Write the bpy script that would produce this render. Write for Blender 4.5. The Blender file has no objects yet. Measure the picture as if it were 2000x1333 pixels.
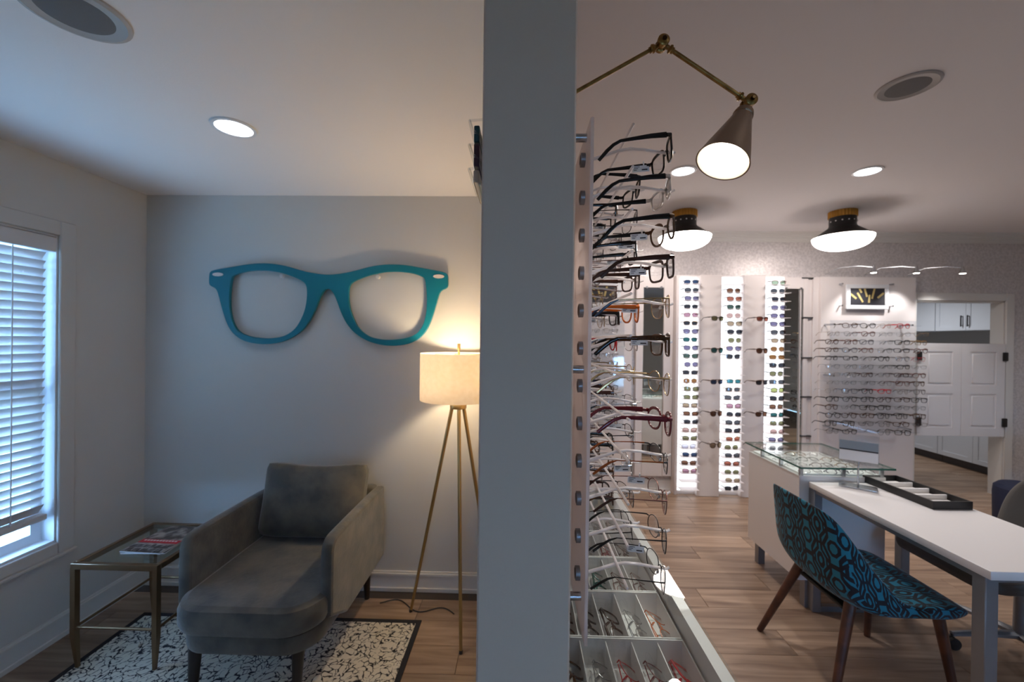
import bpy, bmesh, math, random
from mathutils import Vector, Matrix

# ------------------------------------------------------------------ scene, camera, sky, exposure
sc = bpy.context.scene
COL = sc.collection
R = math.radians
random.seed(7)

cam_d = bpy.data.cameras.new('camera')
cam_d.sensor_width = 36.0
cam_d.lens = 14.4
cam_d.clip_start = 0.02
cam_d.dof.use_dof = True
cam_d.dof.focus_distance = 0.92
cam_d.dof.aperture_fstop = 4.0
cam = bpy.data.objects.new('camera', cam_d)
COL.objects.link(cam)
cam.matrix_world = (Matrix.Translation((0, 0, 1.56)) @ Matrix.Rotation(R(1.3), 4, 'Z') @ Matrix.Rotation(R(-0.2), 4, 'X')
                    @ Matrix.Rotation(R(-0.7), 4, 'Y') @ Matrix.Rotation(R(90), 4, 'X'))
sc.camera = cam

world = bpy.data.worlds.new('sky')
sc.world = world
world.use_nodes = True
bg = world.node_tree.nodes['Background']
bg.inputs[0].default_value = (0.35, 0.61, 1.0, 1)
bg.inputs[1].default_value = 30.0

sc.view_settings.view_transform = 'Standard'
sc.view_settings.look = 'None'
sc.view_settings.gamma = 1.0
sc.view_settings.use_curve_mapping = False
sc.view_settings.exposure = 0.0
cy = sc.cycles
cy.use_denoising = True
cy.max_bounces = 10
cy.diffuse_bounces = 5
cy.glossy_bounces = 4
cy.transmission_bounces = 6
cy.transparent_max_bounces = 24
cy.sample_clamp_indirect = 6.0
cy.caustics_reflective = False
cy.caustics_refractive = False


def lamp(name, kind, loc, energy, color=(1, 1, 1), size=0.05, rot=(0, 0, 0), spot=None, blend=0.5):
    l = bpy.data.lights.new(name, kind)
    l.energy = energy
    l.color = color
    if kind == 'SPOT':
        l.spot_size = R(spot)
        l.spot_blend = blend
        l.shadow_soft_size = size
    elif kind == 'POINT':
        l.shadow_soft_size = size
    o = bpy.data.objects.new(name, l)
    COL.objects.link(o)
    o.location = loc
    o.rotation_euler = rot
    return o

COOL = (0.93, 0.95, 1.0)
NEUT = (1.0, 0.95, 0.93)
E_LEFT, E_RIGHT = 4, 54
# recessed lamps: leading entries are in view, later ones added unseen for light
LEFT_DL = [(-1.22, 1.70), (-1.22, -0.5)]
RIGHT_DL = [(1.064, 2.76), (2.267, 2.755), (1.064, 0.45), (2.267, 0.45), (4.6, 2.755), (4.6, 0.45)]
DOMES = [(1.415, 3.62), (2.758, 3.60)]
ZL, ZR = 2.44, 2.70
for x, y in LEFT_DL:
    lamp('recessed_lamp', 'SPOT', (x, y, ZL - 0.02), E_LEFT, COOL, 0.05, spot=150, blend=0.9)
for x, y in RIGHT_DL:                              # the added ones nearest overhead are dimmed
    lamp('recessed_lamp', 'SPOT', (x, y, ZR - 0.02), E_RIGHT * (.3 if y < 1 and x < 4 else 1), NEUT, 0.05, spot=140, blend=0.9)
lamp('recessed_lamp', 'SPOT', (4.85, 5.9, ZR - .125), 80, COOL, 0.06, spot=165, blend=0.8)  # unseen lamp added to light the kitchen


# ------------------------------------------------------------------ helpers
def lin(c):
    c = c / 255.0
    return c / 12.92 if c <= 0.04045 else ((c + 0.055) / 1.055) ** 2.4


def rgb(r, g, b):
    return (lin(r), lin(g), lin(b), 1.0)


def pm(name, col, rough=0.5, metal=0.0, noise=None, bump=None, sheen=0.0, trans=0.0, spec=0.5, coord='Object', emit=None, alpha=1.0):
    m = bpy.data.materials.new(name)
    m.use_nodes = True
    nt = m.node_tree
    p = nt.nodes['Principled BSDF']
    c = rgb(*col)
    p.inputs['Base Color'].default_value = c
    p.inputs['Roughness'].default_value = rough
    p.inputs['Metallic'].default_value = metal
    p.inputs['Specular IOR Level'].default_value = spec
    p.inputs['Transmission Weight'].default_value = trans
    p.inputs['Alpha'].default_value = alpha
    if sheen:
        p.inputs['Sheen Weight'].default_value = sheen
        p.inputs['Sheen Roughness'].default_value = 0.4
    if emit:
        p.inputs['Emission Color'].default_value = c
        p.inputs['Emission Strength'].default_value = emit
    tc = None
    if noise or bump:
        tc = nt.nodes.new('ShaderNodeTexCoord')
    if noise:                                     # (scale, second colour, contrast low, contrast high)
        n = nt.nodes.new('ShaderNodeTexNoise')
        n.inputs['Scale'].default_value = noise[0]
        n.inputs['Detail'].default_value = 5
        nt.links.new(tc.outputs[coord], n.inputs['Vector'])
        r = nt.nodes.new('ShaderNodeValToRGB')
        r.color_ramp.elements[0].position = noise[2]
        r.color_ramp.elements[1].position = noise[3]
        r.color_ramp.elements[0].color = c
        r.color_ramp.elements[1].color = rgb(*noise[1])
        nt.links.new(n.outputs['Fac'], r.inputs['Fac'])
        nt.links.new(r.outputs['Color'], p.inputs['Base Color'])
    if bump:                                      # (scale, strength)
        n = nt.nodes.new('ShaderNodeTexNoise')
        n.inputs['Scale'].default_value = bump[0]
        n.inputs['Detail'].default_value = 4
        nt.links.new(tc.outputs[coord], n.inputs['Vector'])
        b = nt.nodes.new('ShaderNodeBump')
        b.inputs['Strength'].default_value = bump[1]
        b.inputs['Distance'].default_value = 0.01
        nt.links.new(n.outputs['Fac'], b.inputs['Height'])
        nt.links.new(b.outputs['Normal'], p.inputs['Normal'])
    return m


def glass(name, tint=(255, 255, 255), ior=1.45, rough=0.0, gcol=(255, 255, 255)):
    m = bpy.data.materials.new(name)
    m.use_nodes = True
    nt = m.node_tree
    nt.nodes.remove(nt.nodes['Principled BSDF'])
    t = nt.nodes.new('ShaderNodeBsdfTransparent')
    t.inputs[0].default_value = rgb(*tint)
    g = nt.nodes.new('ShaderNodeBsdfGlossy')
    g.inputs[0].default_value = rgb(*gcol)
    g.inputs['Roughness'].default_value = rough
    lw = nt.nodes.new('ShaderNodeLayerWeight')     # Schlick: f0 + (1 - f0) * facing^5, the same on both sides of a pane
    pw = nt.nodes.new('ShaderNodeMath')
    pw.operation = 'POWER'
    pw.inputs[1].default_value = 5.0
    lw.inputs['Blend'].default_value = 0.5
    nt.links.new(lw.outputs['Facing'], pw.inputs[0])
    f = nt.nodes.new('ShaderNodeMath')
    f.operation = 'MULTIPLY_ADD'
    f0 = ((ior - 1) / (ior + 1)) ** 2
    f.inputs[1].default_value = 1 - f0
    f.inputs[2].default_value = f0
    nt.links.new(pw.outputs[0], f.inputs[0])
    x = nt.nodes.new('ShaderNodeMixShader')
    nt.links.new(f.outputs[0], x.inputs[0])
    nt.links.new(t.outputs[0], x.inputs[1])
    nt.links.new(g.outputs[0], x.inputs[2])
    nt.links.new(x.outputs[0], nt.nodes['Material Output'].inputs[0])
    return m


def emis(name, col, s):
    m = bpy.data.materials.new(name)
    m.use_nodes = True
    nt = m.node_tree
    nt.nodes.remove(nt.nodes['Principled BSDF'])
    e = nt.nodes.new('ShaderNodeEmission')
    e.inputs[0].default_value = rgb(*col)
    e.inputs[1].default_value = s
    nt.links.new(e.outputs[0], nt.nodes['Material Output'].inputs[0])
    return m


class MB:
    def __init__(self):
        self.v, self.f = [], []

    def add(self, vs, fs):
        k = len(self.v)
        self.v += [tuple(p) for p in vs]
        self.f += [tuple(i + k for i in f) for f in fs]
        return self

    def box(self, x0, x1, y0, y1, z0, z1):
        vs = [(x, y, z) for z in (z0, z1) for y in (y0, y1) for x in (x0, x1)]
        return self.add(vs, [(0, 2, 3, 1), (4, 5, 7, 6), (0, 1, 5, 4), (2, 6, 7, 3), (0, 4, 6, 2), (1, 3, 7, 5)])

    def rbox(self, x0, x1, y0, y1, z0, z1, r=0.01, seg=2, M=None):
        bm = bmesh.new()
        bmesh.ops.create_cube(bm, size=1)
        for v in bm.verts:
            v.co = Vector((x0 + (v.co.x + .5) * (x1 - x0), y0 + (v.co.y + .5) * (y1 - y0), z0 + (v.co.z + .5) * (z1 - z0)))
        bmesh.ops.bevel(bm, geom=bm.edges[:], offset=r, segments=seg, profile=0.5, affect='EDGES')
        return self.bm(bm, M)

    def bm(self, bm, M=None):
        bm.verts.index_update()
        vs = [(M @ v.co) if M else v.co.copy() for v in bm.verts]
        fs = [[v.index for v in f.verts] for f in bm.faces]
        bm.free()
        return self.add(vs, fs)

    def sweep(self, path, rs, rn=None, seg=6, up=(0, 0, 1), closed=False, twist=0.0):
        n = len(path)
        P = [Vector(p) for p in path]
        rs = rs if isinstance(rs, (list, tuple)) else [rs] * n
        rn = rs if rn is None else (rn if isinstance(rn, (list, tuple)) else [rn] * n)
        vs, fs = [], []
        U = Vector(up)
        for i in range(n):
            a = P[(i - 1) % n] if (closed or i > 0) else P[i]
            b = P[(i + 1) % n] if (closed or i < n - 1) else P[i]
            t = (b - a).normalized()
            s = t.cross(U)
            if s.length < 1e-4:
                s = t.cross(Vector((1, 0, 0.01)))
            s.normalize()
            m = s.cross(t)
            for k in range(seg):
                an = 2 * math.pi * (k + 0.5) / seg + twist
                vs.append(P[i] + s * (math.cos(an) * rs[i]) + m * (math.sin(an) * rn[i]))
        for i in range(n if closed else n - 1):
            j = (i + 1) % n
            for k in range(seg):
                l = (k + 1) % seg
                fs.append((i * seg + k, i * seg + l, j * seg + l, j * seg + k))
        if not closed:
            fs.append(tuple(range(seg))[::-1])
            fs.append(tuple((n - 1) * seg + k for k in range(seg)))
        return self.add(vs, fs)

    def rod(self, a, b, r0, r1=None, seg=10):
        return self.sweep([a, b], [r0, r0 if r1 is None else r1], seg=seg)

    def lathe(self, prof, seg=24, M=None, caps=True):
        vs, fs = [], []
        n = len(prof)
        for r, z in prof:
            for k in range(seg):
                an = 2 * math.pi * k / seg
                p = Vector((r * math.cos(an), r * math.sin(an), z))
                vs.append(M @ p if M else p)
        for i in range(n - 1):
            for k in range(seg):
                l = (k + 1) % seg
                fs.append((i * seg + k, i * seg + l, (i + 1) * seg + l, (i + 1) * seg + k))
        if caps:
            fs.append(tuple(range(seg))[::-1])
            fs.append(tuple((n - 1) * seg + k for k in range(seg)))
        return self.add(vs, fs)

    def mesh(self, name, mat=None, smooth=True):
        me = bpy.data.meshes.new(name)
        me.from_pydata(self.v, [], self.f)
        bm = bmesh.new()
        bm.from_mesh(me)
        bmesh.ops.recalc_face_normals(bm, faces=bm.faces[:])
        bm.to_mesh(me)
        bm.free()
        if smooth:
            me.polygons.foreach_set('use_smooth', [True] * len(me.polygons))
            me.set_sharp_from_angle(angle=R(38))
        if mat:
            me.materials.append(mat)
        return me

    def build(self, name, mat, parent=None, **kw):
        return obj(name, self.mesh(name, mat, **kw), parent)


def obj(name, me, parent=None, loc=None):
    o = bpy.data.objects.new(name, me)
    COL.objects.link(o)
    if parent:
        o.parent = parent
    if loc:
        o.location = loc
    return o


def tag(o, label, cat, group=None, kind=None):
    o['label'] = label
    o['category'] = cat
    if group:
        o['group'] = group
    if kind:
        o['kind'] = kind
    return o


def thing(name, label, cat, loc=(0, 0, 0), rot=(0, 0, 0), group=None):
    o = bpy.data.objects.new(name, None)
    COL.objects.link(o)
    o.location = loc
    o.rotation_euler = rot
    return tag(o, label, cat, group)


def struct(name, mb, mat, parent=None, **kw):
    o = mb.build(name, mat, parent, **kw)
    if parent is None:
        o['kind'] = 'structure'
    return o


def flat(name, loops, depth, bevel, mat, parent=None, M=None):
    """closed outlines (first outer, then holes) in local XY, extruded along Z"""
    cu = bpy.data.curves.new(name, 'CURVE')
    cu.dimensions = '2D'
    cu.fill_mode = 'BOTH'
    cu.extrude = depth / 2 - bevel
    cu.bevel_depth = bevel
    cu.bevel_resolution = 1
    cu.offset = -bevel
    for lp in loops:
        s = cu.splines.new('POLY')
        s.points.add(len(lp) - 1)
        for p, q in zip(s.points, lp):
            p.co = (q[0], q[1], 0, 1)
        s.use_cyclic_u = True
    t = bpy.data.objects.new('tmp', cu)
    COL.objects.link(t)
    dg = bpy.context.evaluated_depsgraph_get()
    me = bpy.data.meshes.new_from_object(t.evaluated_get(dg))
    bpy.data.objects.remove(t)
    bpy.data.curves.remove(cu)
    if M:
        me.transform(M)
    me.name = name
    me.materials.clear()
    me.materials.append(mat)
    me.polygons.foreach_set('use_smooth', [True] * len(me.polygons))
    me.set_sharp_from_angle(angle=R(35))
    return obj(name, me, parent)


def smooth_loop(pts, n=3):
    for _ in range(n):
        out = []
        for i in range(len(pts)):
            a, b = pts[i], pts[(i + 1) % len(pts)]
            out.append((a[0] * .75 + b[0] * .25, a[1] * .75 + b[1] * .25))
            out.append((a[0] * .25 + b[0] * .75, a[1] * .25 + b[1] * .75))
        pts = out
    return pts


def rrect(x0, x1, y0, y1, r, n=6, corners=(1, 1, 1, 1)):
    """rounded rectangle outline; corners: x0y0, x1y0, x1y1, x0y1"""
    out = []
    for (cx, cyy, sx, sy, a0), c in zip([(x0, y0, 1, 1, 180), (x1, y0, -1, 1, 270), (x1, y1, -1, -1, 0), (x0, y1, 1, -1, 90)], corners):
        rr = r * c
        if rr <= 0:
            out.append((cx, cyy))
            continue
        for k in range(n + 1):
            a = R(a0 + 90 * k / n)
            out.append((cx + sx * rr + rr * math.cos(a), cyy + sy * rr + rr * math.sin(a)))
    return out


ORD = ['', 'first', 'second', 'third', 'fourth', 'fifth', 'sixth', 'seventh', 'eighth', 'ninth', 'tenth', 'eleventh', 'twelfth', 'thirteenth',
       'fourteenth', 'fifteenth', 'sixteenth', 'seventeenth', 'eighteenth', 'nineteenth', 'twentieth', 'twenty-first', 'twenty-second',
       'twenty-third', 'twenty-fourth', 'twenty-fifth', 'twenty-sixth']

# ------------------------------------------------------------------ materials
WALL = pm('wall_paint', (205, 203, 199), 0.75, bump=(180, 0.03))
CEIL = pm('ceiling_paint', (238, 234, 234), 0.8, bump=(120, 0.04))
PART = pm('partition_paint', (214, 192, 172), 0.7, bump=(200, 0.03))
TRIM = pm('trim_paint', (222, 220, 216), 0.4)
PAPER = pm('silver_wallpaper', (204, 199, 198), 0.4, metal=0.2, noise=(46, (222, 217, 216), 0.40, 0.62), bump=(30, 0.35))
SLAB = pm('floor_base', (70, 58, 48), 0.7)
WHITE = pm('white_laminate', (226, 224, 224), 0.35)
WHITE2 = pm('white_panel', (228, 222, 220), 0.4)
WMET = pm('white_metal', (225, 228, 232), 0.4)
SLAT = pm('blind_slat', (214, 212, 212), 0.5)
TEAL = pm('teal_paint', (0, 112, 132), 0.45, bump=(150, 0.04))
TEALEDGE = pm('rivet_paint', (226, 212, 206), 0.5)
VELVET = pm('grey_velvet', (76, 76, 74), 0.85, noise=(9, (106, 101, 92), 0.36, 0.66), bump=(60, 0.12), sheen=0.5)
DARKLEG = pm('dark_leg', (34, 28, 26), 0.4)
BRONZE = pm('bronze_metal', (128, 104, 78), 0.38, metal=0.85)
BRASS = pm('aged_brass', (150, 120, 72), 0.32, metal=1.0, noise=(40, (118, 92, 56), 0.4, 0.7))
SATIN = pm('satin_brass', (150, 131, 114), 0.36, metal=1.0)
GOLD = pm('gold_band', (190, 140, 66), 0.35, metal=0.9)
LAMPLEG = pm('lamp_brass', (178, 150, 100), 0.35, metal=0.85)
BLACKP = pm('black_paint', (26, 25, 26), 0.45)
CHROME = pm('brushed_steel', (190, 194, 200), 0.25, metal=1.0)
STEEL = pm('grey_steel', (140, 142, 146), 0.4, metal=0.6)
GREYP = pm('grey_plastic', (120, 118, 120), 0.45)
DGREY = pm('dark_grey', (58, 58, 60), 0.6)
def translucent(name, col, amount):
    m = bpy.data.materials.new(name)
    m.use_nodes = True
    nt = m.node_tree
    p = nt.nodes['Principled BSDF']
    p.inputs['Base Color'].default_value = rgb(*col)
    p.inputs['Roughness'].default_value = 0.25
    t = nt.nodes.new('ShaderNodeBsdfTranslucent')
    t.inputs[0].default_value = rgb(*col)
    x = nt.nodes.new('ShaderNodeMixShader')
    x.inputs[0].default_value = amount
    nt.links.new(p.outputs[0], x.inputs[1])
    nt.links.new(t.outputs[0], x.inputs[2])
    nt.links.new(x.outputs[0], nt.nodes['Material Output'].inputs[0])
    return m
OPAL = translucent('opal_acrylic', (246, 238, 236), 0.5)
ACRY = translucent('frosted_acrylic', (246, 242, 242), 0.4)
CLEAR = glass('clear_acrylic', (246, 248, 250), 1.5, 0.03)
GLASS = glass('clear_glass', (250, 253, 252), 1.5)
GEDGE = pm('glass_edge', (40, 92, 80), 0.2)
WINGLASS = glass('window_glass', (240, 246, 250), 1.5)
LENS = glass('lens_glass', (250, 250, 250), 1.42)
MIRROR = pm('mirror_silver', (225, 230, 228), 0.02, metal=1.0)
GRILLE = pm('speaker_grille', (120, 117, 118), 0.7, bump=(900, 0.6))
RINGP = pm('speaker_ring', (176, 172, 170), 0.6)
WALNUT = pm('walnut_wood', (92, 52, 34), 0.4, noise=(14, (66, 36, 24), 0.4, 0.6))
GREYFAB = pm('grey_fabric', (84, 81, 78), 0.85, bump=(300, 0.15))
NAVY = pm('navy_fabric', (15, 26, 56), 0.7)
KITWALL = pm('kitchen_wall', (184, 184, 182), 0.7)
CAB = pm('cabinet_paint', (222, 226, 232), 0.4)
TOE = pm('toe_kick', (84, 80, 78), 0.6)
PAPERW = pm('white_paper', (232, 230, 228), 0.6)
INK = pm('black_ink', (40, 40, 46), 0.6)
RED = pm('red_ink', (196, 28, 40), 0.5)
GROUND = pm('outside_ground', (176, 172, 166), 0.9, noise=(3, (140, 150, 130), 0.45, 0.6))
BULB = emis('bulb_white', (255, 244, 232), 14)
BULBW = emis('bulb_warm', (255, 214, 150), 8)
DOWNL = emis('downlight_lens', (246, 248, 255), 9)
DOME = emis('dome_glass', (255, 241, 234), 21.0)
LIT = emis('backlit_panel', (248, 250, 255), 2.2)
MIRBACK = pm('mirror_back', (200, 198, 198), 0.5)


def shade_mat():
    m = bpy.data.materials.new('linen_shade')
    m.use_nodes = True
    nt = m.node_tree
    nt.nodes.remove(nt.nodes['Principled BSDF'])
    tc = nt.nodes.new('ShaderNodeTexCoord')
    n = nt.nodes.new('ShaderNodeTexNoise')
    n.inputs['Scale'].default_value = 45
    nt.links.new(tc.outputs['Object'], n.inputs['Vector'])
    r = nt.nodes.new('ShaderNodeValToRGB')
    r.color_ramp.elements[0].color = rgb(232, 222, 206)
    r.color_ramp.elements[1].color = rgb(246, 240, 230)
    nt.links.new(n.outputs['Fac'], r.inputs['Fac'])
    d = nt.nodes.new('ShaderNodeBsdfDiffuse')
    t = nt.nodes.new('ShaderNodeBsdfTranslucent')
    nt.links.new(r.outputs['Color'], d.inputs[0])
    nt.links.new(r.outputs['Color'], t.inputs[0])
    x = nt.nodes.new('ShaderNodeMixShader')
    x.inputs[0].default_value = 0.32
    nt.links.new(d.outputs[0], x.inputs[1])
    nt.links.new(t.outputs[0], x.inputs[2])
    nt.links.new(x.outputs[0], nt.nodes['Material Output'].inputs[0])
    return m


def plank_mat():
    m = pm('oak_plank', (150, 124, 102), 0.42)
    nt = m.node_tree
    p = nt.nodes['Principled BSDF']
    tc = nt.nodes.new('ShaderNodeTexCoord')
    oi = nt.nodes.new('ShaderNodeObjectInfo')
    ml = nt.nodes.new('ShaderNodeMath')
    ml.operation = 'MULTIPLY'
    ml.inputs[1].default_value = 37
    nt.links.new(oi.outputs['Random'], ml.inputs[0])
    av = nt.nodes.new('ShaderNodeVectorMath')
    av.operation = 'ADD'
    nt.links.new(tc.outputs['Object'], av.inputs[0])
    nt.links.new(ml.outputs[0], av.inputs[1])
    mp = nt.nodes.new('ShaderNodeMapping')
    mp.inputs['Scale'].default_value = (1.6, 22, 1)
    nt.links.new(av.outputs[0], mp.inputs['Vector'])
    n = nt.nodes.new('ShaderNodeTexNoise')
    n.inputs['Scale'].default_value = 1.0
    n.inputs['Detail'].default_value = 7
    n.inputs['Distortion'].default_value = 0.8
    nt.links.new(mp.outputs[0], n.inputs['Vector'])
    r = nt.nodes.new('ShaderNodeValToRGB')
    r.color_ramp.elements[0].position = 0.3
    r.color_ramp.elements[1].position = 0.72
    r.color_ramp.elements[0].color = rgb(122, 97, 79)
    r.color_ramp.elements[1].color = rgb(178, 151, 127)
    nt.links.new(n.outputs['Fac'], r.inputs['Fac'])
    hs = nt.nodes.new('ShaderNodeHueSaturation')
    mr = nt.nodes.new('ShaderNodeMapRange')
    mr.inputs['To Min'].default_value = 0.82
    mr.inputs['To Max'].default_value = 1.14
    nt.links.new(oi.outputs['Random'], mr.inputs['Value'])
    nt.links.new(mr.outputs[0], hs.inputs['Value'])
    nt.links.new(r.outputs['Color'], hs.inputs['Color'])
    nt.links.new(hs.outputs[0], p.inputs['Base Color'])
    return m


def rug_mat():
    m = pm('patterned_rug', (214, 206, 190), 0.95)
    nt = m.node_tree
    p = nt.nodes['Principled BSDF']
    tc = nt.nodes.new('ShaderNodeTexCoord')
    n0 = nt.nodes.new('ShaderNodeTexNoise')
    n0.inputs['Scale'].default_value = 9
    nt.links.new(tc.outputs['Object'], n0.inputs['Vector'])
    mx = nt.nodes.new('ShaderNodeMix')
    mx.data_type = 'VECTOR'
    mx.inputs[0].default_value = 0.12
    nt.links.new(tc.outputs['Object'], mx.inputs[4])
    nt.links.new(n0.outputs['Color'], mx.inputs[5])
    v = nt.nodes.new('ShaderNodeTexVoronoi')
    v.feature = 'DISTANCE_TO_EDGE'
    v.inputs['Scale'].default_value = 36
    nt.links.new(mx.outputs[1], v.inputs['Vector'])
    n = nt.nodes.new('ShaderNodeTexNoise')
    n.inputs['Scale'].default_value = 46
    n.inputs['Detail'].default_value = 8
    n.inputs['Roughness'].default_value = 0.7
    nt.links.new(tc.outputs['Object'], n.inputs['Vector'])
    a = nt.nodes.new('ShaderNodeMath')
    a.operation = 'MULTIPLY_ADD'
    a.inputs[1].default_value = 0.62
    nt.links.new(n.outputs['Fac'], a.inputs[0])
    nt.links.new(v.outputs['Distance'], a.inputs[2])
    r = nt.nodes.new('ShaderNodeValToRGB')
    r.color_ramp.interpolation = 'EASE'
    r.color_ramp.elements[0].position = 0.325
    r.color_ramp.elements[1].position = 0.40
    r.color_ramp.elements[0].color = rgb(34, 36, 44)
    r.color_ramp.elements[1].color = rgb(224, 216, 200)
    nt.links.new(a.outputs[0], r.inputs['Fac'])
    nt.links.new(r.outputs['Color'], p.inputs['Base Color'])
    return m


def trellis_mat():
    """interlocking octagon rings in black on teal, printed in UV space"""
    m = pm('trellis_fabric', (10, 110, 140), 0.8, sheen=0.2)
    nt = m.node_tree
    p = nt.nodes['Principled BSDF']
    uv = nt.nodes.new('ShaderNodeUVMap')
    sep = nt.nodes.new('ShaderNodeSeparateXYZ')
    nt.links.new(uv.outputs[0], sep.inputs[0])

    def M(op, a, b=None, c=None):
        k = nt.nodes.new('ShaderNodeMath')
        k.operation = op
        for i, q in enumerate((a, b, c)):
            if q is None:
                continue
            if isinstance(q, (int, float)):
                k.inputs[i].default_value = q
            else:
                nt.links.new(q, k.inputs[i])
        return k.outputs[0]

    def cell(s, off):
        return M('SUBTRACT', M('FRACT', M('ADD', s, off)), 0.5)

    def ring(ox, oy, radii, w, sy):
        x = M('ABSOLUTE', cell(sep.outputs[0], ox))
        y = M('MULTIPLY', M('ABSOLUTE', cell(sep.outputs[1], oy)), sy)
        d = M('MAXIMUM', M('MAXIMUM', x, y), M('MULTIPLY', M('ADD', x, y), 0.72))
        o = None
        for q in radii:
            t = M('LESS_THAN', M('ABSOLUTE', M('SUBTRACT', d, q)), w)
            o = t if o is None else M('MAXIMUM', o, t)
        return o

    a = ring(0, 0, (0.43, 0.16), 0.042, 0.9)
    b = ring(0.5, 0.5, (0.33, 0.10), 0.042, 0.62)
    x = cell(sep.outputs[0], 0.0)
    bars = M('LESS_THAN', M('ABSOLUTE', M('SUBTRACT', M('ABSOLUTE', x), 0.28)), 0.03)
    gate = M('GREATER_THAN', M('ABSOLUTE', cell(sep.outputs[1], 0.0)), 0.34)
    t = M('MAXIMUM', M('MAXIMUM', a, b), M('MULTIPLY', bars, gate))
    mx = nt.nodes.new('ShaderNodeMix')
    mx.data_type = 'RGBA'
    mx.inputs[6].default_value = rgb(22, 118, 146)
    mx.inputs[7].default_value = rgb(12, 18, 30)
    nt.links.new(t, mx.inputs[0])
    nt.links.new(mx.outputs[2], p.inputs['Base Color'])
    return m


SHADE, PLANK, RUG, TRELLIS = shade_mat(), plank_mat(), rug_mat(), trellis_mat()

# ------------------------------------------------------------------ room shell
XL, XR, YB, YF, YLB = -2.36, 6.25, -2.2, 4.33, 2.52
PX0, PX1, PY0 = -0.063, 0.079, 0.62
struct('floor', MB().box(XL, XR, YB, 7.3, -0.05, -0.004), SLAB)
floor = bpy.data.objects['floor']
pl = MB().rbox(-0.609, 0.609, -0.0895, 0.0895, -0.012, 0.0, 0.0012, 1).mesh('plank', PLANK)
rows = 0
y = 0.72
while y < 6.6:
    off = (rows * 0.47) % 1.22
    x = XL + off - 0.61
    while x < XR + 0.6:
        x0, x1 = max(x - 0.609, XL + 0.001), min(x + 0.609, XR - 0.001)
        inside = (y < YLB or x > 0.0) and (y < YF + 0.1 or 4.0 < x1) and not (y < 1.0 and x > 3.2)
        if inside and x1 - x0 > 0.05:
            if x1 - x0 > 1.21:
                obj('plank', pl, floor, (x, y, 0))
            else:
                w = (x1 - x0) / 2
                obj('plank', MB().rbox(-w, w, -0.0895, 0.0895, -0.012, 0.0, 0.0012, 1).mesh('plank', PLANK), floor, ((x0 + x1) / 2, y, 0))
        x += 1.22
    y += 0.18
    rows += 1

# left wall with a window opening Y 1.08..2.03, Z 0.50..2.06
WY0, WY1, WZ0, WZ1 = 1.08, 2.03, 0.50, 2.06
wl = MB()
wl.box(XL - .12, XL, YB, WY0, 0, ZR + .1).box(XL - .12, XL, WY1, YLB + .1, 0, ZR + .1)
wl.box(XL - .12, XL, WY0, WY1, 0, WZ0).box(XL - .12, XL, WY0, WY1, WZ1, ZR + .1)
struct('wall_left', wl, WALL)
struct('wall_back_left', MB().box(XL, PX0, YLB, YLB + .1, 0, ZR + .1), WALL)
struct('ceiling_left', MB().box(XL, 0.0, YB, YLB, ZL, ZL + .05), CEIL)
struct('ceiling_right', MB().box(0.0, XR, YB, YF, ZR, ZR + .05), CEIL)
struct('wall_bulkhead', MB().box(-0.04, 0.0, YB, PY0, ZL + .05, ZR + .05), WALL)
struct('wall_partition', MB().rbox(PX0, PX1, PY0, YF, 0, ZR, 0.003, 1), PART)
wf = MB()
DX0, DX1, DZ = 4.07, 4.97, 2.015
wf.box(PX1, DX0, YF, YF + .12, 0, ZR + .1).box(DX1, XR, YF, YF + .12, 0, ZR + .1).box(DX0, DX1, YF, YF + .12, DZ, ZR + .1)
struct('wall_far', wf, PAPER)
struct('wall_right', MB().box(XR, XR + .1, YB, 7.4, 0, ZR + .1), WALL)
ADDED_WIN = [(-.15, .25, 1.05, 1.75), (2.3, 2.9, .35, 1.2)]  # unseen rear openings, added to let cool daylight onto partition and ceiling
wr_ = MB()
ex = [XL] + [v for w in ADDED_WIN for v in w[:2]] + [XR]
for i in range(0, len(ex), 2):
    wr_.box(ex[i], ex[i + 1], YB - .1, YB, 0, ZR + .1)
for w in ADDED_WIN:
    wr_.box(w[0], w[1], YB - .1, YB, 0, w[2]).box(w[0], w[1], YB - .1, YB, w[3], ZR + .1)
struct('wall_rear', wr_, WALL)
for i, W2 in enumerate(ADDED_WIN):
    f2 = MB()
    for a in ((W2[0], W2[0] + .05, W2[2], W2[3]), (W2[1] - .05, W2[1], W2[2], W2[3]), (W2[0] + .05, W2[1] - .05, W2[2], W2[2] + .05), (W2[0] + .05, W2[1] - .05, W2[3] - .05, W2[3])):
        f2.box(a[0], a[1], YB - .07, YB - .03, a[2], a[3])
    added_win = struct('window_%d' % (i + 2), f2, WMET)  # unseen window, added for its daylight
    struct('glass_pane', MB().box(W2[0] + .05, W2[1] - .05, YB - .053, YB - .047, W2[2] + .05, W2[3] - .05), WINGLASS, added_win)
struct('wall_kitchen_end', MB().box(3.4, XR, 7.3, 7.4, 0, ZR), KITWALL)
struct('wall_kitchen_side', MB().box(3.3, 3.4, YF + .12, 7.3, 0, ZR), KITWALL)
struct('ceiling_kitchen', MB().box(3.3, XR, YF + .12, 7.4, ZR - .1, ZR), CEIL)
struct('wall_backsplash', MB().box(XR - .02, XR, 4.45, 7.3, 0.9, 1.8), KITWALL)


def base(mb, x0, x1, y0, y1, nx, ny):
    """tall flat board with a rounded shoe; (nx, ny) points into the room"""
    def slab(t, z0, z1):
        mb.box(x0 + min(nx, 0) * t, x1 + max(nx, 0) * t, y0 + min(ny, 0) * t, y1 + max(ny, 0) * t, z0, z1)
    slab(.014, 0, .095)
    slab(.018, .095, .108)
    slab(.010, .108, .118)
    slab(.024, 0, .022)
    return mb

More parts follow.
